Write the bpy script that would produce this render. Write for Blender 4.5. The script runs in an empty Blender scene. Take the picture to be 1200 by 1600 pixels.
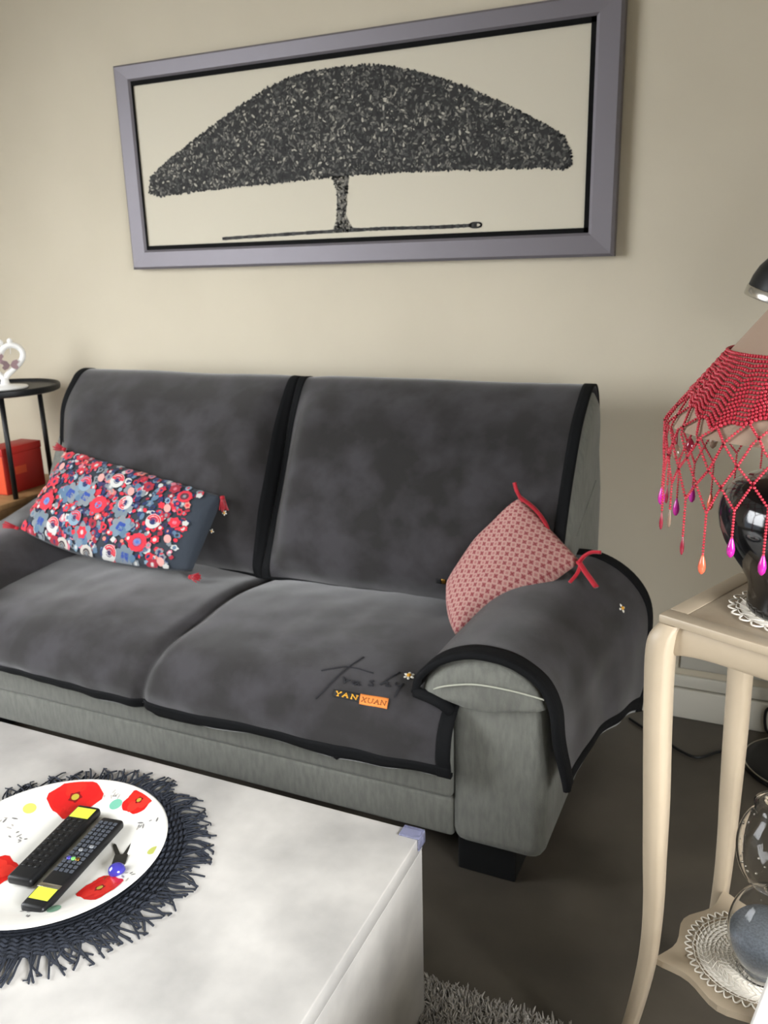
import bpy, bmesh, math, random
from mathutils import Vector, Matrix, noise
random.seed(7)
R = math.radians
SC = bpy.context.scene
COL = SC.collection

# ------------------------------------------------------------------ camera
cam_d = bpy.data.cameras.new('camera'); cam = bpy.data.objects.new('camera', cam_d); COL.objects.link(cam)
cam_d.sensor_fit = 'AUTO'; cam_d.sensor_width = 36.0; cam_d.lens = 1329.66 * 36.0 / 1600.0
cam_d.clip_start = 0.02
cam_d.dof.use_dof = True; cam_d.dof.focus_distance = 1.30; cam_d.dof.aperture_fstop = 8.0
cam.matrix_world = Matrix((
    (0.91030274, -0.09254744, 0.40346487, 0.0),
    (0.41317916, 0.26233598, -0.87204519, 0.0),
    (-0.0251378, 0.9605284, 0.27704383, 1.4),
    (0, 0, 0, 1)))
SC.camera = cam

# ------------------------------------------------------------------ world, daylight through the glazed wall behind the camera
wd = bpy.data.worlds.new('world'); SC.world = wd; wd.use_nodes = True
bg = wd.node_tree.nodes['Background']; bg.inputs[0].default_value = (0.78, 0.88, 1.0, 1); bg.inputs[1].default_value = 1.0

def area(name, loc, target, sx, sy, power, color, spread=180):
    l = bpy.data.lights.new(name, 'AREA'); l.shape = 'RECTANGLE'; l.size = sx; l.size_y = sy
    l.energy = power; l.color = color; l.spread = math.radians(spread)
    o = bpy.data.objects.new(name, l); COL.objects.link(o); o.location = loc
    o.rotation_euler = (Vector(target) - Vector(loc)).to_track_quat('-Z', 'Y').to_euler()
    return o
area('daylight_window', (-3.45, 0.0, 1.55), (-1.6, 1.4, 0.30), 1.7, 1.8, 76, (0.95, 0.975, 1.0), 125)
area('daylight_door', (1.35, -0.20, 1.10), (-0.52, 0.70, 0.15), 1.2, 1.3, 48, (0.98, 0.99, 1.0), 80)
SC.view_settings.view_transform = 'Standard'; SC.view_settings.look = 'None'
SC.view_settings.exposure = 0.0; SC.view_settings.gamma = 1.0; SC.view_settings.use_curve_mapping = False

# ------------------------------------------------------------------ materials
def lin(hx):
    hx = hx.lstrip('#'); out = []
    for i in (0, 2, 4):
        c = int(hx[i:i+2], 16) / 255
        out.append(c / 12.92 if c <= 0.04045 else ((c + 0.055) / 1.055) ** 2.4)
    return (*out, 1.0)

def mat(name, col, rough=0.6, metal=0.0, col2=None, scale=8.0, detail=4.0, bump=0.0, bscale=200.0, sheen=0.0,
        coat=0.0, trans=0.0, ior=1.45, spec=0.5, stretch=(1, 1, 1), contrast=(0.35, 0.65)):
    m = bpy.data.materials.new(name); m.use_nodes = True
    nt = m.node_tree; b = nt.nodes['Principled BSDF']
    c = lin(col) if isinstance(col, str) else col
    b.inputs['Base Color'].default_value = c
    b.inputs['Roughness'].default_value = rough; b.inputs['Metallic'].default_value = metal
    b.inputs['Specular IOR Level'].default_value = spec
    b.inputs['Sheen Weight'].default_value = sheen; b.inputs['Sheen Roughness'].default_value = 0.4
    b.inputs['Coat Weight'].default_value = coat; b.inputs['Coat Roughness'].default_value = 0.08
    b.inputs['Transmission Weight'].default_value = trans; b.inputs['IOR'].default_value = ior
    if col2 or bump:
        tc = nt.nodes.new('ShaderNodeTexCoord'); mp = nt.nodes.new('ShaderNodeMapping')
        mp.inputs['Scale'].default_value = stretch
        nt.links.new(tc.outputs['Object'], mp.inputs['Vector'])
    if col2:
        n = nt.nodes.new('ShaderNodeTexNoise'); n.inputs['Scale'].default_value = scale; n.inputs['Detail'].default_value = detail
        r = nt.nodes.new('ShaderNodeValToRGB')
        r.color_ramp.elements[0].position = contrast[0]; r.color_ramp.elements[1].position = contrast[1]
        r.color_ramp.elements[0].color = c; r.color_ramp.elements[1].color = lin(col2)
        nt.links.new(mp.outputs[0], n.inputs['Vector']); nt.links.new(n.outputs[0], r.inputs[0])
        nt.links.new(r.outputs[0], b.inputs['Base Color'])
    if bump:
        n2 = nt.nodes.new('ShaderNodeTexNoise'); n2.inputs['Scale'].default_value = bscale; n2.inputs['Detail'].default_value = 3
        bp = nt.nodes.new('ShaderNodeBump'); bp.inputs['Strength'].default_value = bump; bp.inputs['Distance'].default_value = 0.002
        nt.links.new(mp.outputs[0], n2.inputs['Vector']); nt.links.new(n2.outputs[0], bp.inputs['Height'])
        nt.links.new(bp.outputs[0], b.inputs['Normal'])
    return m

def attr_mat(name, rough=0.6, sheen=0.0):
    m = bpy.data.materials.new(name); m.use_nodes = True; nt = m.node_tree; b = nt.nodes['Principled BSDF']
    a = nt.nodes.new('ShaderNodeAttribute'); a.attribute_name = 'Col'
    nt.links.new(a.outputs['Color'], b.inputs['Base Color'])
    b.inputs['Roughness'].default_value = rough; b.inputs['Sheen Weight'].default_value = sheen
    return m

M = {}
M['wall'] = mat('wall_paint', '#d0c7b3', 0.85, col2='#ccc3af', scale=3, bump=0.08, bscale=350)
M['ceil'] = mat('ceiling_paint', '#e4e2da', 0.9)
M['board'] = mat('skirting_paint', '#cfccc0', 0.55)
M['floor'] = mat('dark_floor', '#454039', 0.42, col2='#524c43', scale=5, detail=6, bump=0.1, bscale=60)
M['rug'] = mat('shag_rug', '#8b8680', 0.95, col2='#b1aca4', scale=60, sheen=0.3)
M['sofa'] = mat('sofa_weave', '#64655f', 0.9, col2='#70716a', scale=90, detail=3, bump=0.5, bscale=700, sheen=0.15, stretch=(1, 1, 0.25))
M['throw'] = mat('throw_velour', '#232121', 0.95, col2='#363437', scale=9, detail=8, bump=0.25, bscale=500, sheen=0.45, contrast=(0.4, 0.62))
M['trim'] = mat('black_binding', '#0b0c0e', 0.9, bump=0.3, bscale=600, spec=0.25)
M['black'] = mat('black_plastic', '#121315', 0.45)
M['blackwood'] = mat('black_foot', '#0d0f11', 0.5)
M['thread'] = mat('dark_thread', '#1f1f24', 0.8)
M['concrete'] = mat('pale_concrete', '#a9a7a4', 0.32, col2='#d8d5d0', scale=6.5, detail=12, contrast=(0.28, 0.74), bump=0.05, bscale=40)
M['clear'] = mat('clear_plastic', '#d4d7f4', 0.12, trans=0.85, ior=1.3)
M['mat'] = mat('navy_cord', '#20242d', 0.85, col2='#2c313c', scale=200, bump=0.4, bscale=500)
M['china'] = mat('white_china', '#f0efe9', 0.15, coat=0.5)
M['print'] = attr_mat('print_glazed', 0.25)
M['cprint'] = attr_mat('print_cloth', 0.9, 0.1)
M['navy'] = mat('navy_cloth', '#2c333c', 0.9, bump=0.3, bscale=600, sheen=0.1)
M['redt'] = mat('red_tassel', '#9a1524', 0.85, sheen=0.2)
M['ribbon'] = mat('red_ribbon', '#b01a2c', 0.7, sheen=0.2)
M['frame'] = mat('pewter_frame', '#78747a', 0.5, 0.35)
M['lip'] = mat('black_lip', '#0b0b0c', 0.8, spec=0.2)
M['canvas'] = mat('cream_canvas', '#d2cbb9', 0.8, bump=0.1, bscale=400)
M['ink'] = attr_mat('ink_print', 0.8)
M['cream'] = mat('cream_paint', '#ae9f89', 0.42, col2='#a99a84', scale=6)
M['inset'] = mat('weathered_panel', '#6b5842', 0.35, col2='#a3947f', scale=7, detail=8, stretch=(1, 1, 1), contrast=(0.32, 0.6))
M['ceramic'] = mat('black_ceramic', '#0b0c0f', 0.12, coat=0.6)
M['shade'] = mat('taupe_shade', '#a58e7c', 0.85, bump=0.1, bscale=500)
M['bead'] = mat('red_bead', '#c02a3e', 0.25, coat=0.4)
M['lace'] = mat('white_crochet', '#ece6da', 0.9)
M['glass'] = mat('clear_glass', '#ffffff', 0.02, trans=1.0, ior=1.25)
M['sand'] = mat('grey_sand', '#666c74', 0.7, col2='#7b828b', scale=300)
M['chrome'] = mat('brushed_chrome', '#c9c6bf', 0.25, 1.0)
M['lampin'] = mat('lamp_inside', '#8c9094', 0.4, 0.3)
M['bronze'] = mat('dark_bronze', '#3a2d22', 0.4, 0.8)
M['white'] = mat('white_gloss', '#f4f3f0', 0.3)
M['wood'] = mat('honey_wood', '#b08a5f', 0.5, col2='#9a744c', scale=6, stretch=(1, 8, 1))
M['red'] = mat('red_card', '#b32420', 0.5, col2='#bb2c24', scale=4)
M['orange'] = mat('orange_card', '#d8512e', 0.5)
M['yel'] = mat('yellow_sticker', '#d7e34a', 0.5)
M['key'] = mat('rubber_key', '#4a4f58', 0.6)
M['iron'] = mat('dark_metal', '#3c3c38', 0.4, 0.6)
M['bluegl'] = mat('blue_glass', '#3f3aa0', 0.1, coat=0.6)
M['brass'] = mat('brass', '#a07a3a', 0.3, 0.9)
M['gold'] = mat('yellow_thread', '#e0a32c', 0.7)
M['pwhite'] = mat('white_thread', '#eeeade', 0.8)
M['patchb'] = mat('black_patch', '#1b1c1e', 0.8)
M['patcho'] = mat('orange_patch', '#e0843c', 0.75)
M['orgthread'] = mat('brown_thread', '#7d4a22', 0.8)
M['pendm'] = mat('magenta_bead', '#c2249a', 0.15, coat=0.5)
M['pendr'] = mat('dark_red_bead', '#8f1f35', 0.15, coat=0.5)
M['pendg'] = mat('smoky_bead', '#8a7260', 0.15, coat=0.5)
M['pendgr'] = mat('green_bead', '#7fd070', 0.1, coat=0.6)
M['pendo'] = mat('orange_bead', '#e06a4a', 0.15, coat=0.5)
M['mauve'] = mat('mauve_glaze', '#8d7477', 0.4)
M['seam'] = mat('pale_seam', '#a9aa9c', 0.9)

def pink_mat():
    m = bpy.data.materials.new('pink_weave'); m.use_nodes = True; nt = m.node_tree; b = nt.nodes['Principled BSDF']
    N = nt.nodes.new; Lk = nt.links.new
    def math_(op, a, c=None):
        n = N('ShaderNodeMath'); n.operation = op
        for i, v in enumerate((a, c)):
            if v is None: continue
            if isinstance(v, (int, float)): n.inputs[i].default_value = v
            else: Lk(v, n.inputs[i])
        return n.outputs[0]
    uv = N('ShaderNodeUVMap'); sp = N('ShaderNodeSeparateXYZ'); Lk(uv.outputs[0], sp.inputs[0])
    u = math_('MULTIPLY', sp.outputs[0], 19.0); v = math_('MULTIPLY', sp.outputs[1], 13.0)
    ax = math_('ABSOLUTE', math_('SUBTRACT', math_('FRACT', u), 0.5)); ay = math_('ABSOLUTE', math_('SUBTRACT', math_('FRACT', v), 0.5))
    c1 = math_('MULTIPLY', math_('LESS_THAN', ax, 0.10), math_('LESS_THAN', ay, 0.30))
    c2 = math_('MULTIPLY', math_('LESS_THAN', ay, 0.10), math_('LESS_THAN', ax, 0.30))
    cross = math_('MAXIMUM', c1, c2)
    dm = math_('LESS_THAN', math_('ABSOLUTE', math_('SUBTRACT', math_('ADD', ax, ay), 0.58)), 0.07)
    dot = math_('LESS_THAN', math_('SUBTRACT', 1.0, math_('ADD', ax, ay)), 0.16)
    x1 = N('ShaderNodeMixRGB'); x1.inputs[1].default_value = lin('#aa7a77'); x1.inputs[2].default_value = lin('#bf9c8f'); Lk(dm, x1.inputs[0])
    x2 = N('ShaderNodeMixRGB'); x2.inputs[2].default_value = lin('#8a4043'); Lk(x1.outputs[0], x2.inputs[1]); Lk(cross, x2.inputs[0])
    x3 = N('ShaderNodeMixRGB'); x3.inputs[2].default_value = lin('#a86a66'); Lk(x2.outputs[0], x3.inputs[1]); Lk(dot, x3.inputs[0])
    Lk(x3.outputs[0], b.inputs['Base Color']); b.inputs['Roughness'].default_value = 0.9
    return m
M['pink'] = pink_mat()

# ------------------------------------------------------------------ helpers
def link(name, me, m, parent=None, smooth=True):
    o = bpy.data.objects.new(name, me); COL.objects.link(o)
    if m is not None:
        me.materials.clear(); me.materials.append(m)
    if smooth:
        me.polygons.foreach_set('use_smooth', [True] * len(me.polygons))
    if parent is not None:
        o.parent = parent
        o.matrix_parent_inverse = parent.matrix_world.inverted() if parent.type == 'EMPTY' and False else Matrix.Identity(4)
    return o

def pd(name, V, F, m, parent=None, smooth=True):
    me = bpy.data.meshes.new(name); me.from_pydata([tuple(v) for v in V], [], F); me.update()
    return link(name, me, m, parent, smooth)

def tag(o, label=None, cat=None, group=None, kind=None):
    if label: o['label'] = label
    if cat: o['category'] = cat
    if group: o['group'] = group
    if kind: o['kind'] = kind
    return o

def thing(name, label, cat, loc=(0, 0, 0), rz=0.0, group=None):
    o = bpy.data.objects.new(name, None); COL.objects.link(o); o.location = loc; o.rotation_euler = (0, 0, rz)
    o.empty_display_size = 0.05
    return tag(o, label, cat, group)

def autosmooth(o, ang=35):
    me = o.data
    bm = bmesh.new(); bm.from_mesh(me)
    for e in bm.edges:
        e.smooth = not (len(e.link_faces) == 2 and e.calc_face_angle(0) > R(ang))
    bm.to_mesh(me); bm.free()
    return o

def box_bm(bm, x0, x1, y0, y1, z0, z1, bev=0.0, seg=2):
    r = bmesh.ops.create_cube(bm, size=1.0)
    for v in r['verts']:
        v.co = Vector(((x0 + x1) / 2 + v.co.x * (x1 - x0), (y0 + y1) / 2 + v.co.y * (y1 - y0), (z0 + z1) / 2 + v.co.z * (z1 - z0)))
    if bev > 0:
        es = list({e for v in r['verts'] for e in v.link_edges})
        bmesh.ops.bevel(bm, geom=es, offset=bev, segments=seg, profile=0.5, affect='EDGES')

def box(name, x0, x1, y0, y1, z0, z1, m, parent=None, bev=0.0, seg=2):
    bm = bmesh.new(); box_bm(bm, x0, x1, y0, y1, z0, z1, bev, seg)
    me = bpy.data.meshes.new(name); bm.to_mesh(me); bm.free()
    o = link(name, me, m, parent, smooth=bev > 0)
    if bev > 0: autosmooth(o, 50)
    return o

def lathe(prof, seg=32, cx=0, cy=0, caps=True, wob=None):
    V = []; F = []
    n = len(prof)
    for i, (r, z) in enumerate(prof):
        for k in range(seg):
            a = 2 * math.pi * k / seg; rr = r * (wob(a) if wob else 1)
            V.append((cx + rr * math.cos(a), cy + rr * math.sin(a), z))
    for i in range(n - 1):
        for k in range(seg):
            k2 = (k + 1) % seg
            F.append((i * seg + k, i * seg + k2, (i + 1) * seg + k2, (i + 1) * seg + k))
    if caps:
        F.append(tuple(range(seg))[::-1]); F.append(tuple((n - 1) * seg + k for k in range(seg)))
    return V, F

def frames(P, closed=False):
    n = len(P); T = []
    for i in range(n):
        a = P[(i - 1) % n] if (closed or i > 0) else P[i]
        b = P[(i + 1) % n] if (closed or i < n - 1) else P[i]
        t = (b - a)
        T.append(t.normalized() if t.length > 1e-9 else Vector((0, 0, 1)))
    up = Vector((0, 0, 1)) if abs(T[0].z) < 0.9 else Vector((1, 0, 0))
    nrm = (up - T[0] * up.dot(T[0])).normalized(); out = []
    for t in T:
        nrm = nrm - t * nrm.dot(t)
        if nrm.length < 1e-6: nrm = Vector((1, 0, 0)) - t * t.x
        nrm.normalize(); out.append((t, nrm.copy(), t.cross(nrm)))
    return out

def tube_into(V, F, P, r, seg=6, closed=False, flat=1.0, taper=None):
    P = [Vector(p) for p in P]; fr = frames(P, closed); base = len(V); n = len(P)
    for i, p in enumerate(P):
        rr = r if taper is None else r * taper(i / (n - 1))
        for k in range(seg):
            a = 2 * math.pi * k / seg
            V.append(p + fr[i][1] * (rr * flat * math.cos(a)) + fr[i][2] * (rr * math.sin(a)))
    m = n if closed else n - 1
    for i in range(m):
        j = (i + 1) % n
        for k in range(seg):
            k2 = (k + 1) % seg
            F.append((base + i * seg + k, base + i * seg + k2, base + j * seg + k2, base + j * seg + k))
    if not closed:
        F.append(tuple(base + k for k in range(seg))[::-1]); F.append(tuple(base + (n - 1) * seg + k for k in range(seg)))

def tube(name, P, r, m, parent=None, seg=8, closed=False, flat=1.0, taper=None):
    V = []; F = []; tube_into(V, F, P, r, seg, closed, flat, taper)
    return pd(name, V, F, m, parent)

def spline(P, n):
    P = [Vector(p) for p in P]; out = []; m = len(P) - 1
    for i in range(n + 1):
        t = i / n * m; k = min(int(t), m - 1); f = t - k
        p0 = P[max(k - 1, 0)]; p1 = P[k]; p2 = P[k + 1]; p3 = P[min(k + 2, m)]
        out.append(0.5 * ((2 * p1) + (p2 - p0) * f + (2 * p0 - 5 * p1 + 4 * p2 - p3) * f * f + (3 * p1 - p0 - 3 * p2 + p3) * f ** 3))
    return out

_sp = {}
def cv(P, t):           # Catmull-Rom at t in 0..1 of a list of tuples
    m = len(P) - 1; t = min(max(t, 0), 1) * m; k = min(int(t), m - 1); f = t - k
    p0 = P[max(k - 1, 0)]; p1 = P[k]; p2 = P[k + 1]; p3 = P[min(k + 2, m)]
    return tuple(0.5 * (2 * b + (c - a) * f + (2 * a - 5 * b + 4 * c - d) * f * f + (3 * b - a - 3 * c + d) * f ** 3) for a, b, c, d in zip(p0, p1, p2, p3))

def patch(name, fn, nu, nv, m, parent=None, u=(0, 1), v=(0, 1), thick=0.0, off=0.0, uv=False):
    V = []; F = []; UV = []
    for i in range(nu + 1):
        for j in range(nv + 1):
            uu = u[0] + (u[1] - u[0]) * i / nu; vv = v[0] + (v[1] - v[0]) * j / nv
            p = Vector(fn(uu, vv))
            if off:
                e = 1e-3
                du = Vector(fn(uu + e, vv)) - Vector(fn(uu - e, vv)); dv = Vector(fn(uu, vv + e)) - Vector(fn(uu, vv - e))
                nn = dv.cross(du)
                if nn.length > 1e-12: p = p + nn.normalized() * off
            V.append(p); UV.append((uu, vv))
    for i in range(nu):
        for j in range(nv):
            a = i * (nv + 1) + j
            F.append((a, a + 1, a + nv + 2, a + nv + 1))
    o = pd(name, V, F, m, parent)
    if uv:
        lay = o.data.uv_layers.new(name='UVMap')
        for l in o.data.loops: lay.data[l.index].uv = UV[l.vertex_index]
    if thick:
        s = o.modifiers.new('thickness', 'SOLIDIFY'); s.thickness = thick; s.offset = -1.0
    return o

class Print:            # flat coloured print that follows a surface
    def __init__(self): self.V = []; self.F = []; self.C = []; self.n = 0
    def poly(self, pts, col):
        b = len(self.V); self.V += [tuple(p) for p in pts]; self.F.append(tuple(range(b, b + len(pts)))); self.C.append(lin(col) if isinstance(col, str) else col)
    def ring(self, fn, rings, seg, col):   # fn(q, a) -> point; q from 0..1
        b = len(self.V); self.V.append(tuple(fn(0, 0)))
        for q in range(1, rings + 1):
            for k in range(seg): self.V.append(tuple(fn(q / rings, 2 * math.pi * k / seg)))
        c = lin(col)
        for k in range(seg):
            self.F.append((b, b + 1 + k, b + 1 + (k + 1) % seg)); self.C.append(c)
        for q in range(rings - 1):
            for k in range(seg):
                k2 = (k + 1) % seg; o = b + 1 + q * seg
                self.F.append((o + k, o + seg + k, o + seg + k2, o + k2)); self.C.append(c)
    def build(self, name, m, parent):
        o = pd(name, self.V, self.F, m, parent, smooth=False)
        at = o.data.color_attributes.new('Col', 'FLOAT_COLOR', 'CORNER')
        for p, c in zip(o.data.polygons, self.C):
            for li in p.loop_indices: at.data[li].color = c
        return o

def nz(p, f, a): return noise.noise(Vector(p) * f) * a

# ------------------------------------------------------------------ the room
WY = 2.597
def struct(o): return tag(o, kind='structure')
XL, XR, YF = -3.6, 1.5, -1.0
struct(box('floor', XL - .1, XR + .1, YF - .1, WY + 0.1, -0.1, 0.0, M['floor']))
struct(box('ceiling', XL - .1, XR + .1, YF - .1, WY + 0.1, 2.6, 2.7, M['ceil']))
struct(box('wall_back', XL - .1, XR + .1, WY, WY + 0.1, 0, 2.6, M['wall']))
struct(box('wall_front', XL - .1, XR + .1, YF - .1, YF, 0, 2.6, M['wall']))
def holed_wall(name, along, a0, a1, h0, h1, p0, p1):      # a wall with one opening, and its two-pane window
    def bx(bm, u0, u1, z0, z1):
        if along == 'x': box_bm(bm, u0, u1, p0, p1, z0, z1)
        else: box_bm(bm, p0, p1, u0, u1, z0, z1)
    bm = bmesh.new()
    for a in ((a0, h0, 0, 2.6), (h1, a1, 0, 2.6), (h0, h1, 2.3, 2.6), (h0, h1, 0, .1)): bx(bm, *a)
    me = bpy.data.meshes.new(name); bm.to_mesh(me); bm.free(); struct(link(name, me, M['wall'], None, False))
def window(n, along, h0, h1, p):
    w = struct(bpy.data.objects.new('window_%d' % n, None)); COL.objects.link(w); hm = (h0 + h1) / 2
    def bx(nm, u0, u1, z0, z1, d, m, bev):
        if along == 'x': box(nm, u0, u1, p - d, p + d, z0, z1, m, w, bev)
        else: box(nm, p - d, p + d, u0, u1, z0, z1, m, w, bev)
    for a in ((h0, h0 + .06, .1, 2.3), (h1 - .06, h1, .1, 2.3), (hm - .03, hm + .03, .16, 2.24), (h0 + .06, h1 - .06, .1, .16), (h0 + .06, h1 - .06, 2.24, 2.3)):
        bx('window_frame', *a, .025, M['white'], .005)
    for a in ((h0 + .06, hm - .03), (hm + .03, h1 - .06)): bx('pane', a[0], a[1], .16, 2.24, .003, M['glass'], 0)
holed_wall('wall_left', 'y', YF, WY, -.95, .90, XL - .1, XL); window(1, 'y', -.95, .90, XL - .05)
holed_wall('wall_right', 'y', YF, WY, -.85, .45, XR, XR + .1); window(2, 'y', -.85, .45, XR + .05)
bb = struct(bpy.data.objects.new('baseboard_back', None)); COL.objects.link(bb)
box('skirting_board', XL, XR, WY - 0.022, WY, 0.0, 0.098, M['board'], bb, 0.003)
box('skirting_cap', XL, XR, WY - 0.014, WY, 0.103, 0.142, M['board'], bb, 0.003)
t1 = struct(bpy.data.objects.new('trim_1', None)); COL.objects.link(t1)
box('panel_moulding', -0.188, 0.62, WY - 0.011, WY, 0.165, 0.27, M['board'], t1, 0.004)

# ------------------------------------------------------------------ sofa geometry shared by frame and covers
XM = -1.37
SEAT = [(2.22, .450), (2.12, .474), (2.00, .490), (1.88, .494), (1.77, .490), (1.68, .480), (1.605, .458), (1.560, .420), (1.543, .375), (1.545, .335), (1.553, .298)]
def seat_pt(x, s, off=0.0, cover=True):
    y, z = cv(SEAT, s)
    front = min(max((s - .45) / .5, 0), 1)
    xg = XM - .005 - .09 * max(s - .38, 0) ** 1.25 * 1.3
    g = math.exp(-((x - xg) / .018) ** 2)
    half = .385; xc = XM - .40 if x < XM else XM + .40
    dome = 1 - min(abs(x - xc) / half, 1) ** 2
    z += .012 * dome * (1 - front * .6); y -= .012 * dome * front
    z -= .020 * g * (1 - front); y += .018 * g * front
    if cover:
        w = nz((x, s * .8, 1.3), 5, .009) + nz((x, s * .8, 4.3), 13, .003)
        z += w * (1 - .4 * front); y += w * front
        if s > .85: z += (s - .85) / .15 * (nz((x, 9, 2), 3.2, .020) + (.018 * min(max((-1.55 - x) / .35, 0), 1)) + (.012 * min(max((x + .85) / .2, 0), 1)))
    return (x, y, z)
BI = [(2.470, .80), (2.468, .96), (2.435, 1.042), (2.385, 1.066), (2.325, 1.045), (2.23, .975), (2.155, .875), (2.105, .785), (2.068, .69), (2.058, .60), (2.075, .53), (2.115, .478)]
BV = [(2.470, .80), (2.468, .95), (2.44, 1.030), (2.395, 1.060), (2.350, 1.045), (2.285, .93), (2.235, .82), (2.19, .73), (2.145, .65), (2.105, .57), (2.08, .52), (2.078, .485)]
def back_pt(x, s, cover=True):
    a = cv(BI, s); b = cv(BV, s)
    w = math.exp(-((x - XM) / .055) ** 2)
    wl = min(max((-2.13 - x) / .14, 0), 1)
    y = a[0] * (1 - w) + b[0] * w; z = a[1] * (1 - w) + b[1] * w
    f = min(max((s - .35) / .15, 0), 1)
    y += wl * wl * .06 * f
    x += .075 * wl * min(max((s - .50) / .16, 0), 1)
    if cover:
        y += (nz((x, 3.1, z), 4, .010) + nz((x, 7.7, z), 11, .004)) * min(f, 1)
        z += nz((x, 5, .2), 3, .006)
    return (x, y, z)
AY = (1.60, 1.90, 2.20)
AC = ([(-.668, .485), (-.656, .525), (-.612, .568), (-.555, .592), (-.50, .597), (-.44, .588), (-.385, .555), (-.356, .50), (-.345, .44), (-.337, .38), (-.328, .320)],
      [(-.655, .49), (-.645, .53), (-.60, .58), (-.545, .607), (-.485, .612), (-.42, .60), (-.36, .56), (-.322, .50), (-.312, .43), (-.310, .36), (-.312, .285)],
      [(-.64, .49), (-.63, .54), (-.585, .60), (-.53, .632), (-.46, .645), (-.385, .645), (-.31, .61), (-.258, .55), (-.24, .47), (-.243, .34), (-.255, .205)])
def arm_pt(t, y, side=1, cover=True, inset=0.0):
    q = [cv(c, t) for c in AC]
    a, b, c = AY; yy = min(max(y, 1.55), 2.35)
    l0 = (yy - b) * (yy - c) / ((a - b) * (a - c)); l1 = (yy - a) * (yy - c) / ((b - a) * (b - c)); l2 = (yy - a) * (yy - b) / ((c - a) * (c - b))
    x = q[0][0] * l0 + q[1][0] * l1 + q[2][0] * l2; z = q[0][1] * l0 + q[1][1] * l1 + q[2][1] * l2
    if cover:
        h = min(max((t - .55) / .3, 0), 1)
        x += h * (nz((y, z, 2.2), 7, .016)); z += nz((x, y, 3.3), 8, .004)
    if inset:
        cx, cz = -.47, .47
        d = Vector((x - cx, z - cz)); L = d.length; d *= max(L - inset, 0) / L; x, z = cx + d.x, cz + d.y
    if side < 0: x = 2 * XM - x
    return (x, y, z)

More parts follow.
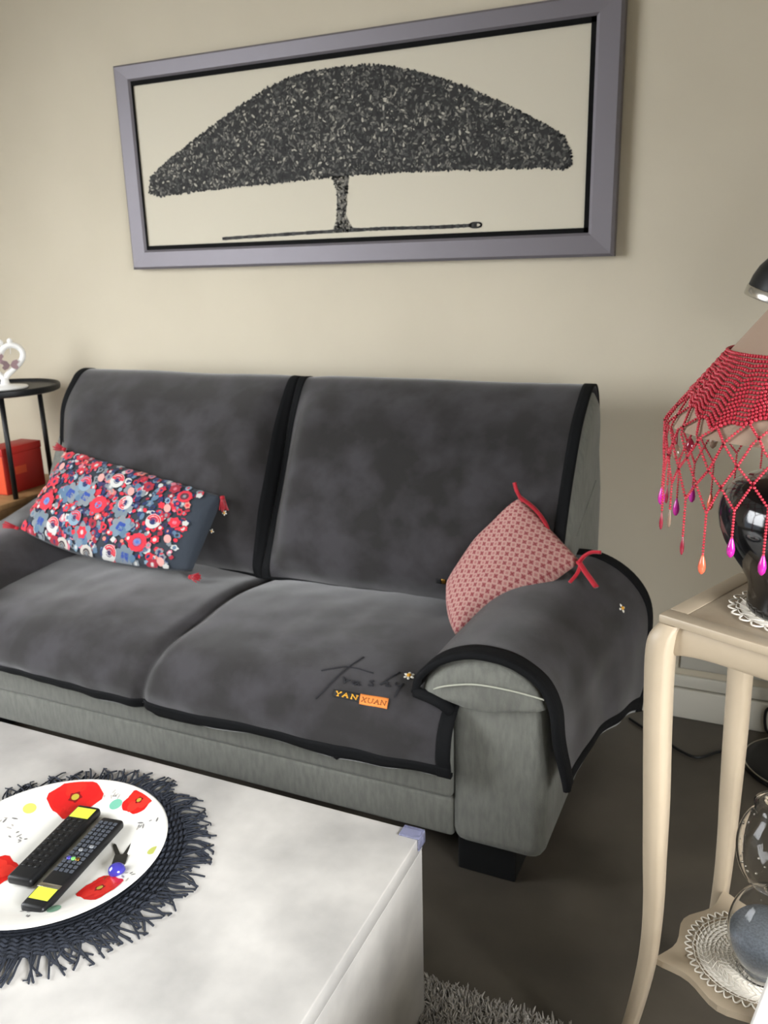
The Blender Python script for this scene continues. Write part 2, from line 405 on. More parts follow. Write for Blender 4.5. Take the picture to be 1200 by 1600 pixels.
# ------------------------------------------------------------------ sofa
sofa = thing('sofa', 'grey woven fabric sofa under dark throws against the wall', 'sofa')
box('base', -2.13, -.61, 1.66, 2.50, .105, .43, M['sofa'], sofa, .02)
r_ = box('front_rail', -2.15, -.588, 1.612, 1.665, .105, .212, M['sofa'], sofa, .012, 3)
r_ = box('front_panel', -2.15, -.588, 1.600, 1.665, .214, .40, M['sofa'], sofa, .014, 3)
for k in (-1, 1):
    x0, x1 = ((XM + .004, -.60) if k > 0 else (-2.14, XM - .004))
    V = []; F = []; n = 24
    secs = [x0 + .0, x0 + .012] + [x0 + (x1 - x0) * q / 8 for q in range(1, 8)] + [x1 - .012, x1]
    for i, x in enumerate(secs):
        sc = .03 if i in (0, len(secs) - 1) else .012
        ring = []
        for j in range(n + 1):
            p = seat_pt(x, j / n * .92, cover=False); ring.append((p[0], p[1] + sc * (1 if j > n * .5 else 0), p[2] - sc))
        ring += [(x, 1.66, .36), (x, 2.2, .36)]
        V += ring
    m_ = n + 3
    for i in range(len(secs) - 1):
        for j in range(m_):
            F.append((i * m_ + j, i * m_ + (j + 1) % m_, (i + 1) * m_ + (j + 1) % m_, (i + 1) * m_ + j))
    F.append(tuple(range(m_))[::-1]); F.append(tuple((len(secs) - 1) * m_ + j for j in range(m_)))
    pd('seat_cushion', V, F, M['sofa'], sofa)
    # back cushion
    x0, x1 = ((XM + .003, -.440) if k > 0 else (-2.30, XM - .003))
    V = []; F = []; n = 30
    secs = [x0, x0 + .015, x0 + .05] + [x0 + (x1 - x0) * q / 8 for q in range(1, 8)] + [x1 - .05, x1 - .015, x1]
    for i, x in enumerate(secs):
        e = min(i, len(secs) - 1 - i); sc = (.045, .018, .012)[min(e, 2)]
        for j in range(n + 1):
            p = back_pt(x, .06 + j / n * .94, cover=False); c = Vector((2.30, .78)); d = Vector((p[1], p[2])) - c; L = d.length; d *= (L - sc) / L
            V.append((x, c.x + d.x, c.y + d.y))
        V += [(x, 2.20, .42), (x, 2.49, .42), (x, 2.505 - sc * .5, .75)]
    m_ = n + 4
    for i in range(len(secs) - 1):
        for j in range(m_):
            F.append((i * m_ + j, i * m_ + (j + 1) % m_, (i + 1) * m_ + (j + 1) % m_, (i + 1) * m_ + j))
    F.append(tuple(range(m_))[::-1]); F.append(tuple((len(secs) - 1) * m_ + j for j in range(m_)))
    bc = pd('backrest', V, F, M['sofa'], sofa); autosmooth(bc, 50)
    xs = x1 - .0 if k > 0 else x0
    tube('seam', [(xs + .0005 * k, 2.16 + q * .030, .70 + .012 * q) for q in range(9)], .0025, M['sofa'], bc, 6)
    # arm
    ax0, ax1 = (-.592, -.372) if k > 0 else (2 * XM + .372, 2 * XM + .592)
    bm = bmesh.new(); box_bm(bm, ax0, ax1, 1.600, 2.50, .100, .50, .035, 4)
    me = bpy.data.meshes.new('arm'); bm.to_mesh(me); bm.free()
    arm = link('arm', me, M['sofa'], sofa); autosmooth(arm, 60)
    V = []; F = []; n = 28
    secs = [(1.578, .055), (1.581, .032), (1.590, .018), (1.605, .012), (1.7, .010), (1.8, .010), (1.9, .010), (2.0, .010), (2.1, .010), (2.15, .010), (2.18, .02), (2.19, .05)]
    for (y, ins) in secs:
        for j in range(n + 1):
            p = arm_pt(j / n * .70, y, k, False, ins); V.append(p)
        cx = -.47 if k > 0 else 2 * XM + .47
        for q in range(1, 5):
            a = V[-1 - (q - 1)] if False else None
        p0 = Vector(V[-(n + 1)]); p1 = Vector(V[-1])
        for q in range(1, 6):
            w = q / 6; V.append(p1.lerp(p0, w) + Vector((0, 0, -.028 * math.sin(math.pi * w) + ins * .3)))
    m_ = n + 6
    for i in range(len(secs) - 1):
        for j in range(m_):
            F.append((i * m_ + j, i * m_ + (j + 1) % m_, (i + 1) * m_ + (j + 1) % m_, (i + 1) * m_ + j))
    F.append(tuple(range(m_))[::-1]); F.append(tuple((len(secs) - 1) * m_ + j for j in range(m_)))
    pad = pd('arm_pad', V, F, M['sofa'], arm)
    sp = spline([(-.628, 1.583, .498), (-.585, 1.574, .520), (-.52, 1.572, .536), (-.44, 1.572, .536), (-.375, 1.580, .525)], 24)
    if k < 0: sp = [Vector((2 * XM - p.x, p.y, p.z)) for p in sp]
    tube('piping', sp, .0022, M['seam'], pad, 6)
    fx0, fx1 = (-.588, -.446) if k > 0 else (2 * XM + .446, 2 * XM + .588)
    for (y0, y1) in ((1.643, 1.76), (2.36, 2.46)):
        bm = bmesh.new(); box_bm(bm, fx0, fx1, y0, y1, 0, .108, .004)
        me = bpy.data.meshes.new('foot'); bm.to_mesh(me); bm.free(); link('foot', me, M['blackwood'], sofa, False)

# ------------------------------------------------------------------ throws
seat_throw = thing('sofa_throw', 'long charcoal velour throw over seat and arms with black binding', 'throw')
patch('fabric', lambda x, s: seat_pt(x, s), 200, 60, M['throw'], seat_throw, u=(-2.168, -.572), v=(0, 1), thick=.005, off=.004)
patch('binding', lambda x, s: seat_pt(x, s), 200, 4, M['trim'], seat_throw, u=(-2.170, -.570), v=(.905, 1.004), thick=.008, off=.007)
patch('binding', lambda x, s: seat_pt(x, s), 4, 24, M['trim'], seat_throw, u=(-.602, -.570), v=(.60, 1.004), thick=.008, off=.007)
for k in (1, -1):
    fnc = (lambda y, t, k=k: arm_pt(t, y, k)) if k > 0 else (lambda t, y, k=k: arm_pt(t, y, k))
    U = (1.592, 2.20); Vv = (0, 1)
    def ap(nm, y, t, ny, ntt, m, th, of):
        if k > 0: return patch(nm, lambda yy, tt: arm_pt(tt, yy, 1), ny, ntt, m, seat_throw, u=y, v=t, thick=th, off=of)
        return patch(nm, lambda tt, yy: arm_pt(tt, yy, -1), ntt, ny, m, seat_throw, u=t, v=y, thick=th, off=of)
    ap('fabric', U, Vv, 50, 60, M['throw'], .005, .004)
    ap('binding', (1.582, 1.622), (0, 1.0), 4, 60, M['trim'], .009, .008)
    ap('binding', (1.592, 2.20), (.955, 1.003), 50, 3, M['trim'], .008, .007)
    ap('binding', (2.172, 2.203), (.28, 1.0), 3, 50, M['trim'], .008, .007)
    tube('binding', [arm_pt(q / 60, 1.583, k) for q in range(61)], .009, M['trim'], seat_throw, 8)
cn = spline([(-.586, 1.585, .452), (-.600, 1.578, .470), (-.632, 1.580, .480), (-.668, 1.583, .485)], 10)
tube('binding', cn, .013, M['trim'], seat_throw, 8)

def back_throw(x0, x1, label, nu):
    t = thing('sofa_throw', label, 'throw')
    patch('fabric', lambda x, s: back_pt(x, s), nu, 70, M['throw'], t, u=(x0, x1), v=(0, 1), thick=.005, off=.004)
    def tr(xa, xb, sa, sb, n1, n2):
        patch('binding', lambda x, s: back_pt(x, s), n1, n2, M['trim'], t, u=(xa, xb), v=(sa, sb), thick=.007, off=.0065)
    tr(x0 - .002, x0 + .026, 0, 1, 3, 70); tr(x1 - .028, x1 + .002, 0, 1, 3, 70)
    tr(x0, x1, .965, 1.003, nu, 3)
    return t
bt_l = back_throw(-2.285, -1.383, 'charcoal velour throw on left backrest behind the floral cushion', 110)
bt_r = back_throw(-1.377, -.452, 'charcoal velour throw on right backrest behind the pink cushion', 110)

# ------------------------------------------------------------------ picture
pic = thing('picture', 'wide framed black ink drawing of a spreading tree', 'picture', (0, 0, 0))
X0, X1, Z0, Z1 = -2.165, -.448, 1.412, 2.083
x0, x1, z0, z1 = -2.100, -.522, 1.478, 2.030
yf, yb = 2.556, WY - .002
def rail(pts_o, pts_i):
    V = []; prof = [(0, yb), (0, yf + .006), (.12, yf), (.88, yf + .004), (1, yf + .010), (1, yb)]
    for (o, i) in zip(pts_o, pts_i):
        for w, y in prof: V.append((o[0] + (i[0] - o[0]) * w, y, o[1] + (i[1] - o[1]) * w))
    n = len(prof); F = [(j, (j + 1) % n, n + (j + 1) % n, n + j) for j in range(n)] + [tuple(range(n))[::-1], tuple(range(n, 2 * n))]
    o = pd('frame_rail', V, F, M['frame'], pic, False)
    bm = bmesh.new(); bm.from_mesh(o.data); bmesh.ops.recalc_face_normals(bm, faces=bm.faces); bm.to_mesh(o.data); bm.free()
Oc = [(X0, Z0), (X1, Z0), (X1, Z1), (X0, Z1)]; Ic = [(x0, z0), (x1, z0), (x1, z1), (x0, z1)]
for a in range(4):
    b = (a + 1) % 4; rail((Oc[a], Oc[b]), (Ic[a], Ic[b]))
lw = .014
for (a, b, c, d) in ((x0, x1, z0, z0 + lw), (x0, x1, z1 - lw, z1), (x0, x0 + lw * .25, z0, z1), (x1 - lw, x1, z0, z1)):
    box('inner_lip', a, b, 2.566, 2.592, c, d, M['lip'], pic)
cvs = box('canvas', x0, x1, 2.574, 2.590, z0, z1, M['canvas'], pic)
CAN = [(-2.07, 1.673), (-2.056, 1.719), (-1.969, 1.772), (-1.87, 1.821), (-1.761, 1.872), (-1.656, 1.918), (-1.568, 1.953), (-1.484, 1.975), (-1.403, 1.986), (-1.324, 1.989), (-1.215, 1.984), (-1.11, 1.966), (-1.028, 1.943), (-0.948, 1.913), (-0.87, 1.88), (-0.792, 1.844), (-0.716, 1.803), (-0.651, 1.768), (-0.604, 1.736), (-0.585, 1.701), (-0.579, 1.667), (-0.593, 1.656), (-0.695, 1.666), (-0.829, 1.67), (-0.949, 1.676), (-1.074, 1.681), (-1.203, 1.681), (-1.293, 1.682), (-1.408, 1.679), (-1.528, 1.677), (-1.651, 1.674), (-1.78, 1.67), (-1.913, 1.665), (-2.024, 1.66)]
def inside(x, z, P):
    c = False; j = len(P) - 1
    for i in range(len(P)):
        if (P[i][1] > z) != (P[j][1] > z) and x < (P[j][0] - P[i][0]) * (z - P[i][1]) / (P[j][1] - P[i][1]) + P[i][0]: c = not c
        j = i
    return c
pr = Print(); rnd = random.Random(3)
yp = 2.5732
pr.poly([(p[0], yp, p[1]) for p in CAN], '#2c2c2b')
def leaf(x, z, L, W, ang, col, y):
    ca, sa = math.cos(ang), math.sin(ang); pts = []
    for k in range(6):
        a = 2 * math.pi * k / 6; u, v = L * math.cos(a), W * math.sin(a); pts.append((x + u * ca - v * sa, y, z + u * sa + v * ca))
    pr.poly(pts, col)
cols = ['#1f1f1f', '#2a2a29', '#353534', '#464644', '#5b5a56', '#6d6b65', '#8d8a80', '#b5b0a2']
wts = [5, 5, 5, 5, 5, 4, 2.6, 1.2]
for i in range(6500):
    while True:
        x = rnd.uniform(-2.07, -.575); z = rnd.uniform(1.655, 1.99)
        if inside(x, z, CAN): break
    leaf(x, z, rnd.uniform(.005, .009), rnd.uniform(.002, .004), rnd.uniform(0, 3.14), rnd.choices(cols, wts)[0], yp - .0002 - .0006 * i / 6500)
for i in range(len(CAN)):
    a = Vector(CAN[i]); b = Vector(CAN[(i + 1) % len(CAN)]); n = int((b - a).length / .008) + 1
    for q in range(n):
        p = a.lerp(b, q / n); leaf(p.x, p.y + rnd.uniform(-.003, .003), rnd.uniform(.005, .009), .004, rnd.uniform(0, 3.14), rnd.choice(cols[:4]), yp - .0004)
TR = [(-1.343, 1.681), (-1.281, 1.683), (-1.290, 1.63), (-1.298, 1.563), (-1.278, 1.524), (-1.235, 1.515), (-1.235, 1.509), (-1.38, 1.508), (-1.38, 1.515), (-1.345, 1.520), (-1.330, 1.555), (-1.327, 1.632)]
pr.poly([(p[0], yp, p[1]) for p in TR], '#6f6c65')
for i in range(260):
    while True:
        x = rnd.uniform(-1.345, -1.278); z = rnd.uniform(1.51, 1.685)
        if inside(x, z, TR): break
    leaf(x, z, rnd.uniform(.003, .007), rnd.uniform(.0015, .003), rnd.uniform(0, 3.14), rnd.choice(['#2a2a29', '#3b3a38', '#8f8b80', '#55534f', '#b0ab9e']), yp - .0004)
gl = [(-1.777, 1.506), (-1.589, 1.510), (-1.346, 1.514), (-1.164, 1.515), (-0.992, 1.512), (-0.858, 1.513)]
for i in range(120):
    p = Vector(cv(gl, i / 120)); q = Vector(cv(gl, (i + 1) / 120)); w = .0045 + .0015 * rnd.random()
    pr.poly([(p.x, yp - .0002, p.y - w), (q.x, yp - .0002, q.y - w), (q.x, yp - .0002, q.y + w), (p.x, yp - .0002, p.y + w)], rnd.choice(cols[:4]))
for k in range(14):
    a = 2 * math.pi * k / 14; leaf(-.862 + .018 * math.cos(a), 1.513 + .007 * math.sin(a), .006, .003, a + 1.57, '#343432', yp - .0004)
pr.build('tree_drawing', M['ink'], cvs)['kind'] = 'stuff'

# ------------------------------------------------------------------ coffee table
ct = thing('coffee_table', 'low pale grey concrete-look block coffee table', 'coffee table')
TX0, TX1, TY0, TY1, TZ = -1.78, -.502, .46, 1.214, .42
box('tabletop', TX0, TX1, TY0, TY1, TZ - .035, TZ, M['concrete'], ct, .0025)
box('side_panel', TX1 - .03, TX1 - .0008, TY0 + .001, TY1 - .001, .0085, TZ - .0355, M['concrete'], ct, .0015)
box('side_panel', TX0 + .0008, TX0 + .03, TY0 + .001, TY1 - .001, .0085, TZ - .0355, M['concrete'], ct, .0015)
box('long_panel', TX0 + .031, TX1 - .031, TY1 - .032, TY1 - .002, .0085, TZ - .0355, M['concrete'], ct, .0015)
box('long_panel', TX0 + .031, TX1 - .031, TY0 + .002, TY0 + .032, .0085, TZ - .0355, M['concrete'], ct, .0015)
cp = thing('corner_guard', 'small clear plastic guard on the coffee table corner', 'corner guard', (TX1, TY1, TZ))
box('top_plate', -.036, .004, -.026, .004, .0005, .004, M['clear'], cp, .0015)
box('side_plate', .0008, .004, -.026, .004, -.022, .0004, M['clear'], cp, .001)
box('side_plate', -.036, .0005, .0012, .004, -.022, .0004, M['clear'], cp, .001)

# ------------------------------------------------------------------ placemat, plate
PX, PY = -1.067, .897
pm = thing('placemat', 'round navy crochet placemat with long fringe under the plate', 'placemat', (PX, PY, TZ))
V = []; F = []
prof = [(0.001, .003)]
r = .006
while r < .222:
    prof += [(r, .003), (r + .0035, .0068)]; r += .007
prof += [(.222, .003), (.224, .001)]
V, F = lathe([(a, b) for a, b in prof], 96, caps=True, wob=lambda a: 1 + .006 * math.sin(a * 9))
pd('woven_disc', V, F, M['mat'], pm)
V = []; F = []
for q, rr in enumerate((.190, .199, .208, .217, .225)):
    tube_into(V, F, [((rr + .0022 * math.sin(k * math.pi / 2)) * math.cos(2 * math.pi * k / 300 + q * .01), (rr + .0022 * math.sin(k * math.pi / 2)) * math.sin(2 * math.pi * k / 300 + q * .01), .0052 + .0022 * math.cos(k * math.pi / 2)) for k in range(300)], .0030, 5, True)
pd('braided_border', V, F, M['mat'], pm)
V = []; F = []; rf = random.Random(5)
for k in range(290):
    a = 2 * math.pi * k / 290 + rf.uniform(-.012, .012); L = rf.uniform(.030, .062); da = rf.uniform(-.12, .12)
    pts = []
    for q in range(5):
        w = q / 4; rr = .219 + L * w; aa = a + da * w * w; pts.append((rr * math.cos(aa), rr * math.sin(aa), .0045 - .002 * w + .004 * math.sin(w * 3.1) * rf.random()))
    tube_into(V, F, pts, rf.uniform(.0018, .0028), 5, taper=lambda w: 1 - .25 * w)
    if k % 3 == 0:
        p = Vector(pts[-1]); d = Vector((math.cos(a + 1.2), math.sin(a + 1.2), 0)) * .007
        tube_into(V, F, [p, p - d + Vector((d.y, -d.x, 0)) * .3], .0014, 4)
pd('fringe', V, F, M['mat'], pm)['kind'] = 'stuff'

plate = thing('plate', 'large round white plate painted with red poppies', 'plate', (PX, PY, TZ + .0065))
RP = .197
prof = [(.001, .0), (.115, .0), (.122, .001), (.160, .012), (RP - .002, .022), (RP, .0245), (RP - .003, .0265), (RP - .008, .0262), (.158, .0165), (.125, .0075), (.10, .0055), (.001, .005)]
V, F = lathe(prof, 96)
pl_o = pd('dish', V, F, M['china'], plate)
top = [(0, .005), (.10, .0055), (.125, .0075), (.158, .0165), (RP - .008, .0262), (RP, .0265)]
def pz(x, y):
    rr = math.hypot(x, y)
    for (a, b), (c, d) in zip(top, top[1:]):
        if rr <= c: return b + (d - b) * (rr - a) / (c - a)
    return .0262
rp = random.Random(11); dp = None
def pblob(x, y, rx, col, lobes=0, amp=.0, rot=0, lay=0, ry=None, rings=3, seg=28, inner=0):
    ry = ry or rx
    def f(q, a):
        rr = q * (1 + (amp * math.sin(lobes * a + rot * 3) + amp * .4 * math.sin(2 * lobes * a + 1) if lobes else 0))
        px, py = rr * rx * math.cos(a), rr * ry * math.sin(a)
        X, Yv = x + px * math.cos(rot) - py * math.sin(rot), y + px * math.sin(rot) + py * math.cos(rot)
        L = math.hypot(X, Yv)
        if L > RP - .01: X, Yv = X * (RP - .01) / L, Yv * (RP - .01) / L
        return (X, Yv, pz(X, Yv) + .0005 + .0003 * lay)
    dp.ring(f, rings, seg, col)
def poppy(x, y, r, rot):
    global dp
    dp = Print()
    pblob(x, y, r, '#d01f1c', 4, .10, rot, 0)
    for q in range(4):
        a = rot + q * 1.57 + .4
        pblob(x + r * .48 * math.cos(a), y + r * .48 * math.sin(a), r * .40, rp.choice(['#e23329', '#c91a1a', '#d8281f']), 3, .12, a, 1)
    pblob(x, y, r * .24, '#7d1315', 5, .15, rot, 2); pblob(x, y, r * .15, '#b3a33c', 0, 0, 0, 3)
    dp.build('painted_poppy', M['print'], pl_o)
def W(px, py): return px - PX, py - PY
for (px, py, r_, ro) in ((-1.141, 1.030, .048, .3), (-1.014, 1.062, .030, 1.0), (-.922, .855, .034, .6), (-1.125, .822, .040, .2)):
    a, b = W(px, py); poppy(a, b, r_, ro)
for (px, py, c, r_) in ((-1.197, .971, '#d6dc6a', .012), (-1.055, 1.044, '#74b9a0', .012), (-.955, .789, '#7fa890', .011), (-.893, .954, '#c7cc6a', .010), (-1.10, .745, '#d6dc6a', .011)):
    a, b = W(px, py); dp = Print(); pblob(a, b, r_, c, 0, 0, 0, 0); dp.build('painted_dot', M['print'], pl_o)
for (px, py) in ((-.960, 1.015), (-1.161, .912), (-.888, .885), (-.985, .77), (-1.21, .93), (-1.075, 1.062)):
    a, b = W(px, py); dp = Print()
    for q in range(7):
        pblob(a + rp.uniform(-.018, .018), b + rp.uniform(-.012, .012), rp.uniform(.003, .007), rp.choice(['#9a9896', '#b9b4ae', '#7d7b7a']), 0, 0, rp.uniform(0, 3), 0, ry=.0018, rings=1, seg=8)
    dp.build('painted_sprig', M['print'], pl_o)['kind'] = 'stuff'

def remote(ax, ay, bx, by, label, w, keys, sticker_end):
    a = Vector((ax, ay)); b = Vector((bx, by)); L = (a - b).length; c = (a + b) / 2; rz = math.atan2(a.y - b.y, a.x - b.x)
    t = thing('remote_control', label, 'remote control', (c.x, c.y, TZ + .0135), rz)
    box('casing', -L / 2, L / 2, -w / 2, w / 2, 0, .017, M['black'], t, .006, 3)
    if keys:
        for i in range(13):
            for j in range(4):
                kx = L / 2 - .018 - i * (L * .60 / 13); ky = (j - 1.5) * w * .22
                box('button', kx - .0032, kx + .0032, ky - .003, ky + .003, .0172, .0188, M['key'], t)
        for (i, j, mm) in ((5, -1.0, 'lampin'), (6, .3, 'lampin'), (8, 1.0, 'bluegl'), (8, -.6, 'brass'), (8, .2, 'pendgr')):
            kx = L / 2 - .025 - i * (L * .55 / 11); ky = j * w * .24
            V, F = lathe([(.004, .0172), (.004, .0196), (.002, .0200)], 14, kx, ky); pd('round_button', V, F, M[mm], t)
        box('silver_band', -L * .315, -L * .275, -w * .46, w * .46, .0172, .0180, M['chrome'], t, .0003)
    else:
        for i in range(10):
            for j in range(3):
                kx = L / 2 - .045 - i * (L * .68 / 10); ky = (j - 1) * w * .26
                box('button', kx - .004, kx + .004, ky - .0035, ky + .0035, .0172, .0182, M['black'], t, .0003, 1)
    s0 = (L / 2 - .012 - .026) if sticker_end > 0 else (-L * .43)
    box('yellow_sticker', s0, s0 + .028, -w * .42, w * .38, .0172, .0176, M['yel'], t)
    return t
remote(-1.087, 1.012, -1.055, .812, 'plain black remote control with yellow sticker at its far end', .048, False, 1)
remote(-1.020, 1.000, -.985, .772, 'black remote control with many buttons and a silver band', .044, True, -1)

kr = thing('key_ring', 'small dark keys with a blue glass bead on the plate', 'keys', (-.937, .917, TZ + .0125), R(-62))
def keyshape(ang, L, ox):
    V = []; F = []
    pts = [(0, -.004), (.014, -.0075), (.020, -.004), (L, -.0028), (L + .004, 0), (L, .0028), (.020, .004), (.014, .0075), (0, .004)]
    n = len(pts)
    for z in (0, .0035):
        for x, y in pts: V.append((ox + x * math.cos(ang) - y * math.sin(ang), x * math.sin(ang) + y * math.cos(ang), z))
    F = [tuple(range(n))[::-1], tuple(range(n, 2 * n))] + [(j, (j + 1) % n, n + (j + 1) % n, n + j) for j in range(n)]
    return pd('key', V, F, M['iron'], kr, False)
keyshape(R(168), .052, -.008); keyshape(R(204), .050, -.008)
box('leather_tab', -.022, .006, -.012, .011, .0036, .0085, M['iron'], kr, .002)
V, F = lathe([(.001, .0), (.009, .0015), (.0135, .006), (.0145, .010), (.0125, .016), (.007, .0205), (.001, .022)], 24, .022, .002); pd('glass_bead', V, F, M['bluegl'], kr)
tube('brass_ring', [(.037 + .010 * math.cos(a * .3142), -.006 + .010 * math.sin(a * .3142), .003) for a in range(20)], .002, M['brass'], kr, 6, True)

# ------------------------------------------------------------------ cushions
def cushion_fn(bl, br, tr, tl, puff, nrm, bow=(0, 0, 0, 0), side=1):
    bl, br, tr, tl = map(Vector, (bl, br, tr, tl)); nrm = Vector(nrm).normalized()
    vd = ((tl - bl) + (tr - br)) * .5; ud = ((br - bl) + (tr - tl)) * .5
    def f(u, v):
        p = bl * (1 - u) * (1 - v) + br * u * (1 - v) + tr * u * v + tl * (1 - u) * v
        cu = 4 * u * (1 - u); cvv = 4 * v * (1 - v)
        p = p - vd * bow[0] * cu * (1 - v) + vd * bow[2] * cu * v + ud * bow[1] * cvv * u - ud * bow[3] * cvv * (1 - u)
        h = (max(cu, 0) * max(cvv, 0)) ** .42
        return p + nrm * (puff * h * side * (1 + nz((u * 2, v * 2, 1.0 + side), 1.6, .25)))
    return f
def cushion(label, quad, puff, nrm, bow, m, mb=None):
    t = thing('cushion', label, 'cushion')
    f1 = cushion_fn(*quad, puff, nrm, bow, 1); f2 = cushion_fn(*quad, puff * .7, nrm, bow, -1)
    n = 32; V = []; F = []; UV = []
    for s, fn in ((0, f1), (1, f2)):
        for i in range(n + 1):
            for j in range(n + 1):
                V.append(fn(i / n, j / n)); UV.append((i / n, j / n))
    N = (n + 1) ** 2
    for i in range(n):
        for j in range(n):
            a = i * (n + 1) + j; F.append((a, a + n + 1, a + n + 2, a + 1)); F.append((N + a, N + a + 1, N + a + n + 2, N + a + n + 1))
    o = pd('cover', V, F, m, t)
    lay = o.data.uv_layers.new(name='UVMap')
    for l in o.data.loops: lay.data[l.index].uv = UV[l.vertex_index]
    bm = bmesh.new(); bm.from_mesh(o.data); bmesh.ops.remove_doubles(bm, verts=bm.verts, dist=1e-5); bm.to_mesh(o.data); bm.free()
    return t, o, f1

FQ = ((-2.19, 1.915, .605), (-1.545, 1.95, .532), (-1.488, 2.06, .742), (-2.14, 2.105, .835))
nf = (Vector(FQ[1]) - Vector(FQ[0])).cross(Vector(FQ[3]) - Vector(FQ[0])).normalized()
fc, fco, ff = cushion('long navy floral print cushion with red corner tassels', FQ, .058, nf, (.13, .0, .0, .0), M['navy'])
fp = Print(); rq = random.Random(21)
LAY = [0]
def fdisc(u, v, r, col, lobes=0, amp=0, rot=0, sq=1.0, half=None, seg=20):
    LAY[0] += 1; off = .0012 + .000004 * LAY[0]
    def f(q, a):
        if half is not None: a = half + a * .5
        rr = r * q * (1 + (amp * math.sin(lobes * a + rot) if lobes else 0))
        du = rr * math.cos(a) * sq; dv = rr * math.sin(a)
        uu = u + (du * math.cos(rot) - dv * math.sin(rot)) / .65; vv = v + (du * math.sin(rot) + dv * math.cos(rot)) / .31
        uu = min(max(uu, .004), .955); vv = min(max(vv, .006), .994)
        return ff(uu, vv) + nf * off
    fp.ring(f, 3 if r > .012 else 2, seg if r > .012 else 12, col)
# small filler print
RED, CRIM, PINK, COR, WHT, GRY, STL, NVY, PUR, LBL = '#c42436', '#931a2e', '#c26a7a', '#cc7a6c', '#b9b9b5', '#767d82', '#4f6a82', '#1b2a58', '#33274f', '#7690a1'
for i in range(760):
    u, v = rq.uniform(.012, .905), rq.uniform(.02, .98); r = rq.uniform(.005, .014)
    c = rq.choices([RED, CRIM, PINK, COR, WHT, GRY, STL, NVY, PUR, LBL], [5, 3, 1.5, 1, 1.4, 4, 2, 4, 2.5, .8])[0]
    fdisc(u, v, r, c, rq.choice([0, 0, 5, 6, 8]), .18, rq.uniform(0, 6), rq.uniform(.6, 1))
    if r > .010: fdisc(u, v, r * .5, rq.choice([NVY, WHT, RED, GRY, STL, '#20242c']), 0, 0, 0, .9)
for (u, v) in ((.132, .16), (.667, .06), (.566, .543), (.236, .533), (.41, .174), (.60, .35), (.33, .55)):
    for k in range(7):
        a = 2 * math.pi * k / 7
        fdisc(u + .018 * math.cos(a) / .65, v + .018 * math.sin(a) / .31, .013, rq.choice([GRY, STL, '#66747d', '#6b7f8e']), 0, 0, a, 1.5)
    fdisc(u, v, .015, '#233f8a', 4, .15, .3); 
for (u, v) in ((.298, .02), (.449, .02), (.842, .838)):
    fdisc(u, v, .024, '#b3aea6' if v < .1 else RED, 9, .05); fdisc(u, v, .014, '#3a3236' if v < .1 else '#452a36'); fdisc(u, v, .006, GRY)
for (u, v, h) in ((.293, .674, 0), (.461, .801, .1), (.335, .31, -.3), (.753, .477, 0), (.583, .072, -.4), (.217, .177, 0), (.566, .60, 2)):
    fdisc(u, v, .025, WHT if rq.random() < .6 else LBL, 10, .06); fdisc(u, v, .023, RED, 0, 0, 0, 1, h); fdisc(u, v, .012, NVY if rq.random() < .6 else PUR, 6, .08)
for (u, v) in ((.562, .73), (.793, .652), (.366, .78), (.853, .324), (.852, .067), (.078, .782)):
    fdisc(u, v, .015, '#c9938c', 0, 0, .5, .75)
for (u, v) in ((.064, .93), (.279, .902), (.636, .833), (.772, .897), (.855, .518), (.813, .03), (.08, .03), (.022, .05), (.097, .596), (.405, .196), (.25, .03), (.145, .96)):
    fdisc(u, v, .018, rq.choice([RED, CRIM]), 6, .15, u * 9); fdisc(u, v, .007, rq.choice([PINK, WHT, PUR]))
for (u, v) in ((.112, .376), (.425, .507), (.716, .228)):
    fdisc(u, v, .030, '#c92739', 12, .05, seg=36); fdisc(u, v, .016, CRIM, 12, .08); fdisc(u, v, .013, '#5c79ab', 10, .05); fdisc(u, v, .006, '#3e5fa6')
for (u, v) in ((.905, .90), (.239, .114), (.558, .02), (.88, .02), (.905, .537)):
    fdisc(u, v, .010, WHT, 5, .2)
fp.build('flower_print', M['cprint'], fco)['kind'] = 'stuff'

def tassel(parent, p, d, L=.045):
    p = Vector(p); d = Vector(d).normalized(); V = []; F = []; rt = random.Random(int(abs(p.x) * 1e4))
    side = d.orthogonal().normalized(); s2 = d.cross(side)
    tube_into(V, F, [p - d * .004, p + d * .006], .0075, 8); tube_into(V, F, [p + d * .006, p + d * .010], .0062, 8)
    for k in range(26):
        a = k * 2.4; rr = .0065 * math.sqrt((k + .5) / 26); sp = rt.uniform(1.4, 2.4)
        b = p + d * .008 + (side * math.cos(a) + s2 * math.sin(a)) * rr
        e = p + d * (L * rt.uniform(.85, 1.05)) + (side * math.cos(a) + s2 * math.sin(a)) * rr * sp
        tube_into(V, F, [b, b.lerp(e, .5) + side * rt.uniform(-.001, .001), e], .0019, 4)
    return pd('tassel', V, F, M['redt'], parent)
tassel(fc, (-2.145, 2.10, .838), (-.6, -.1, .15), .035); tassel(fc, (-1.486, 2.052, .742), (.25, -.25, -.7), .042)
tassel(fc, (-1.540, 1.935, .520), (.9, -.25, .18), .040); tassel(fc, (-2.195, 1.905, .612), (-.75, -.3, .25), .045)

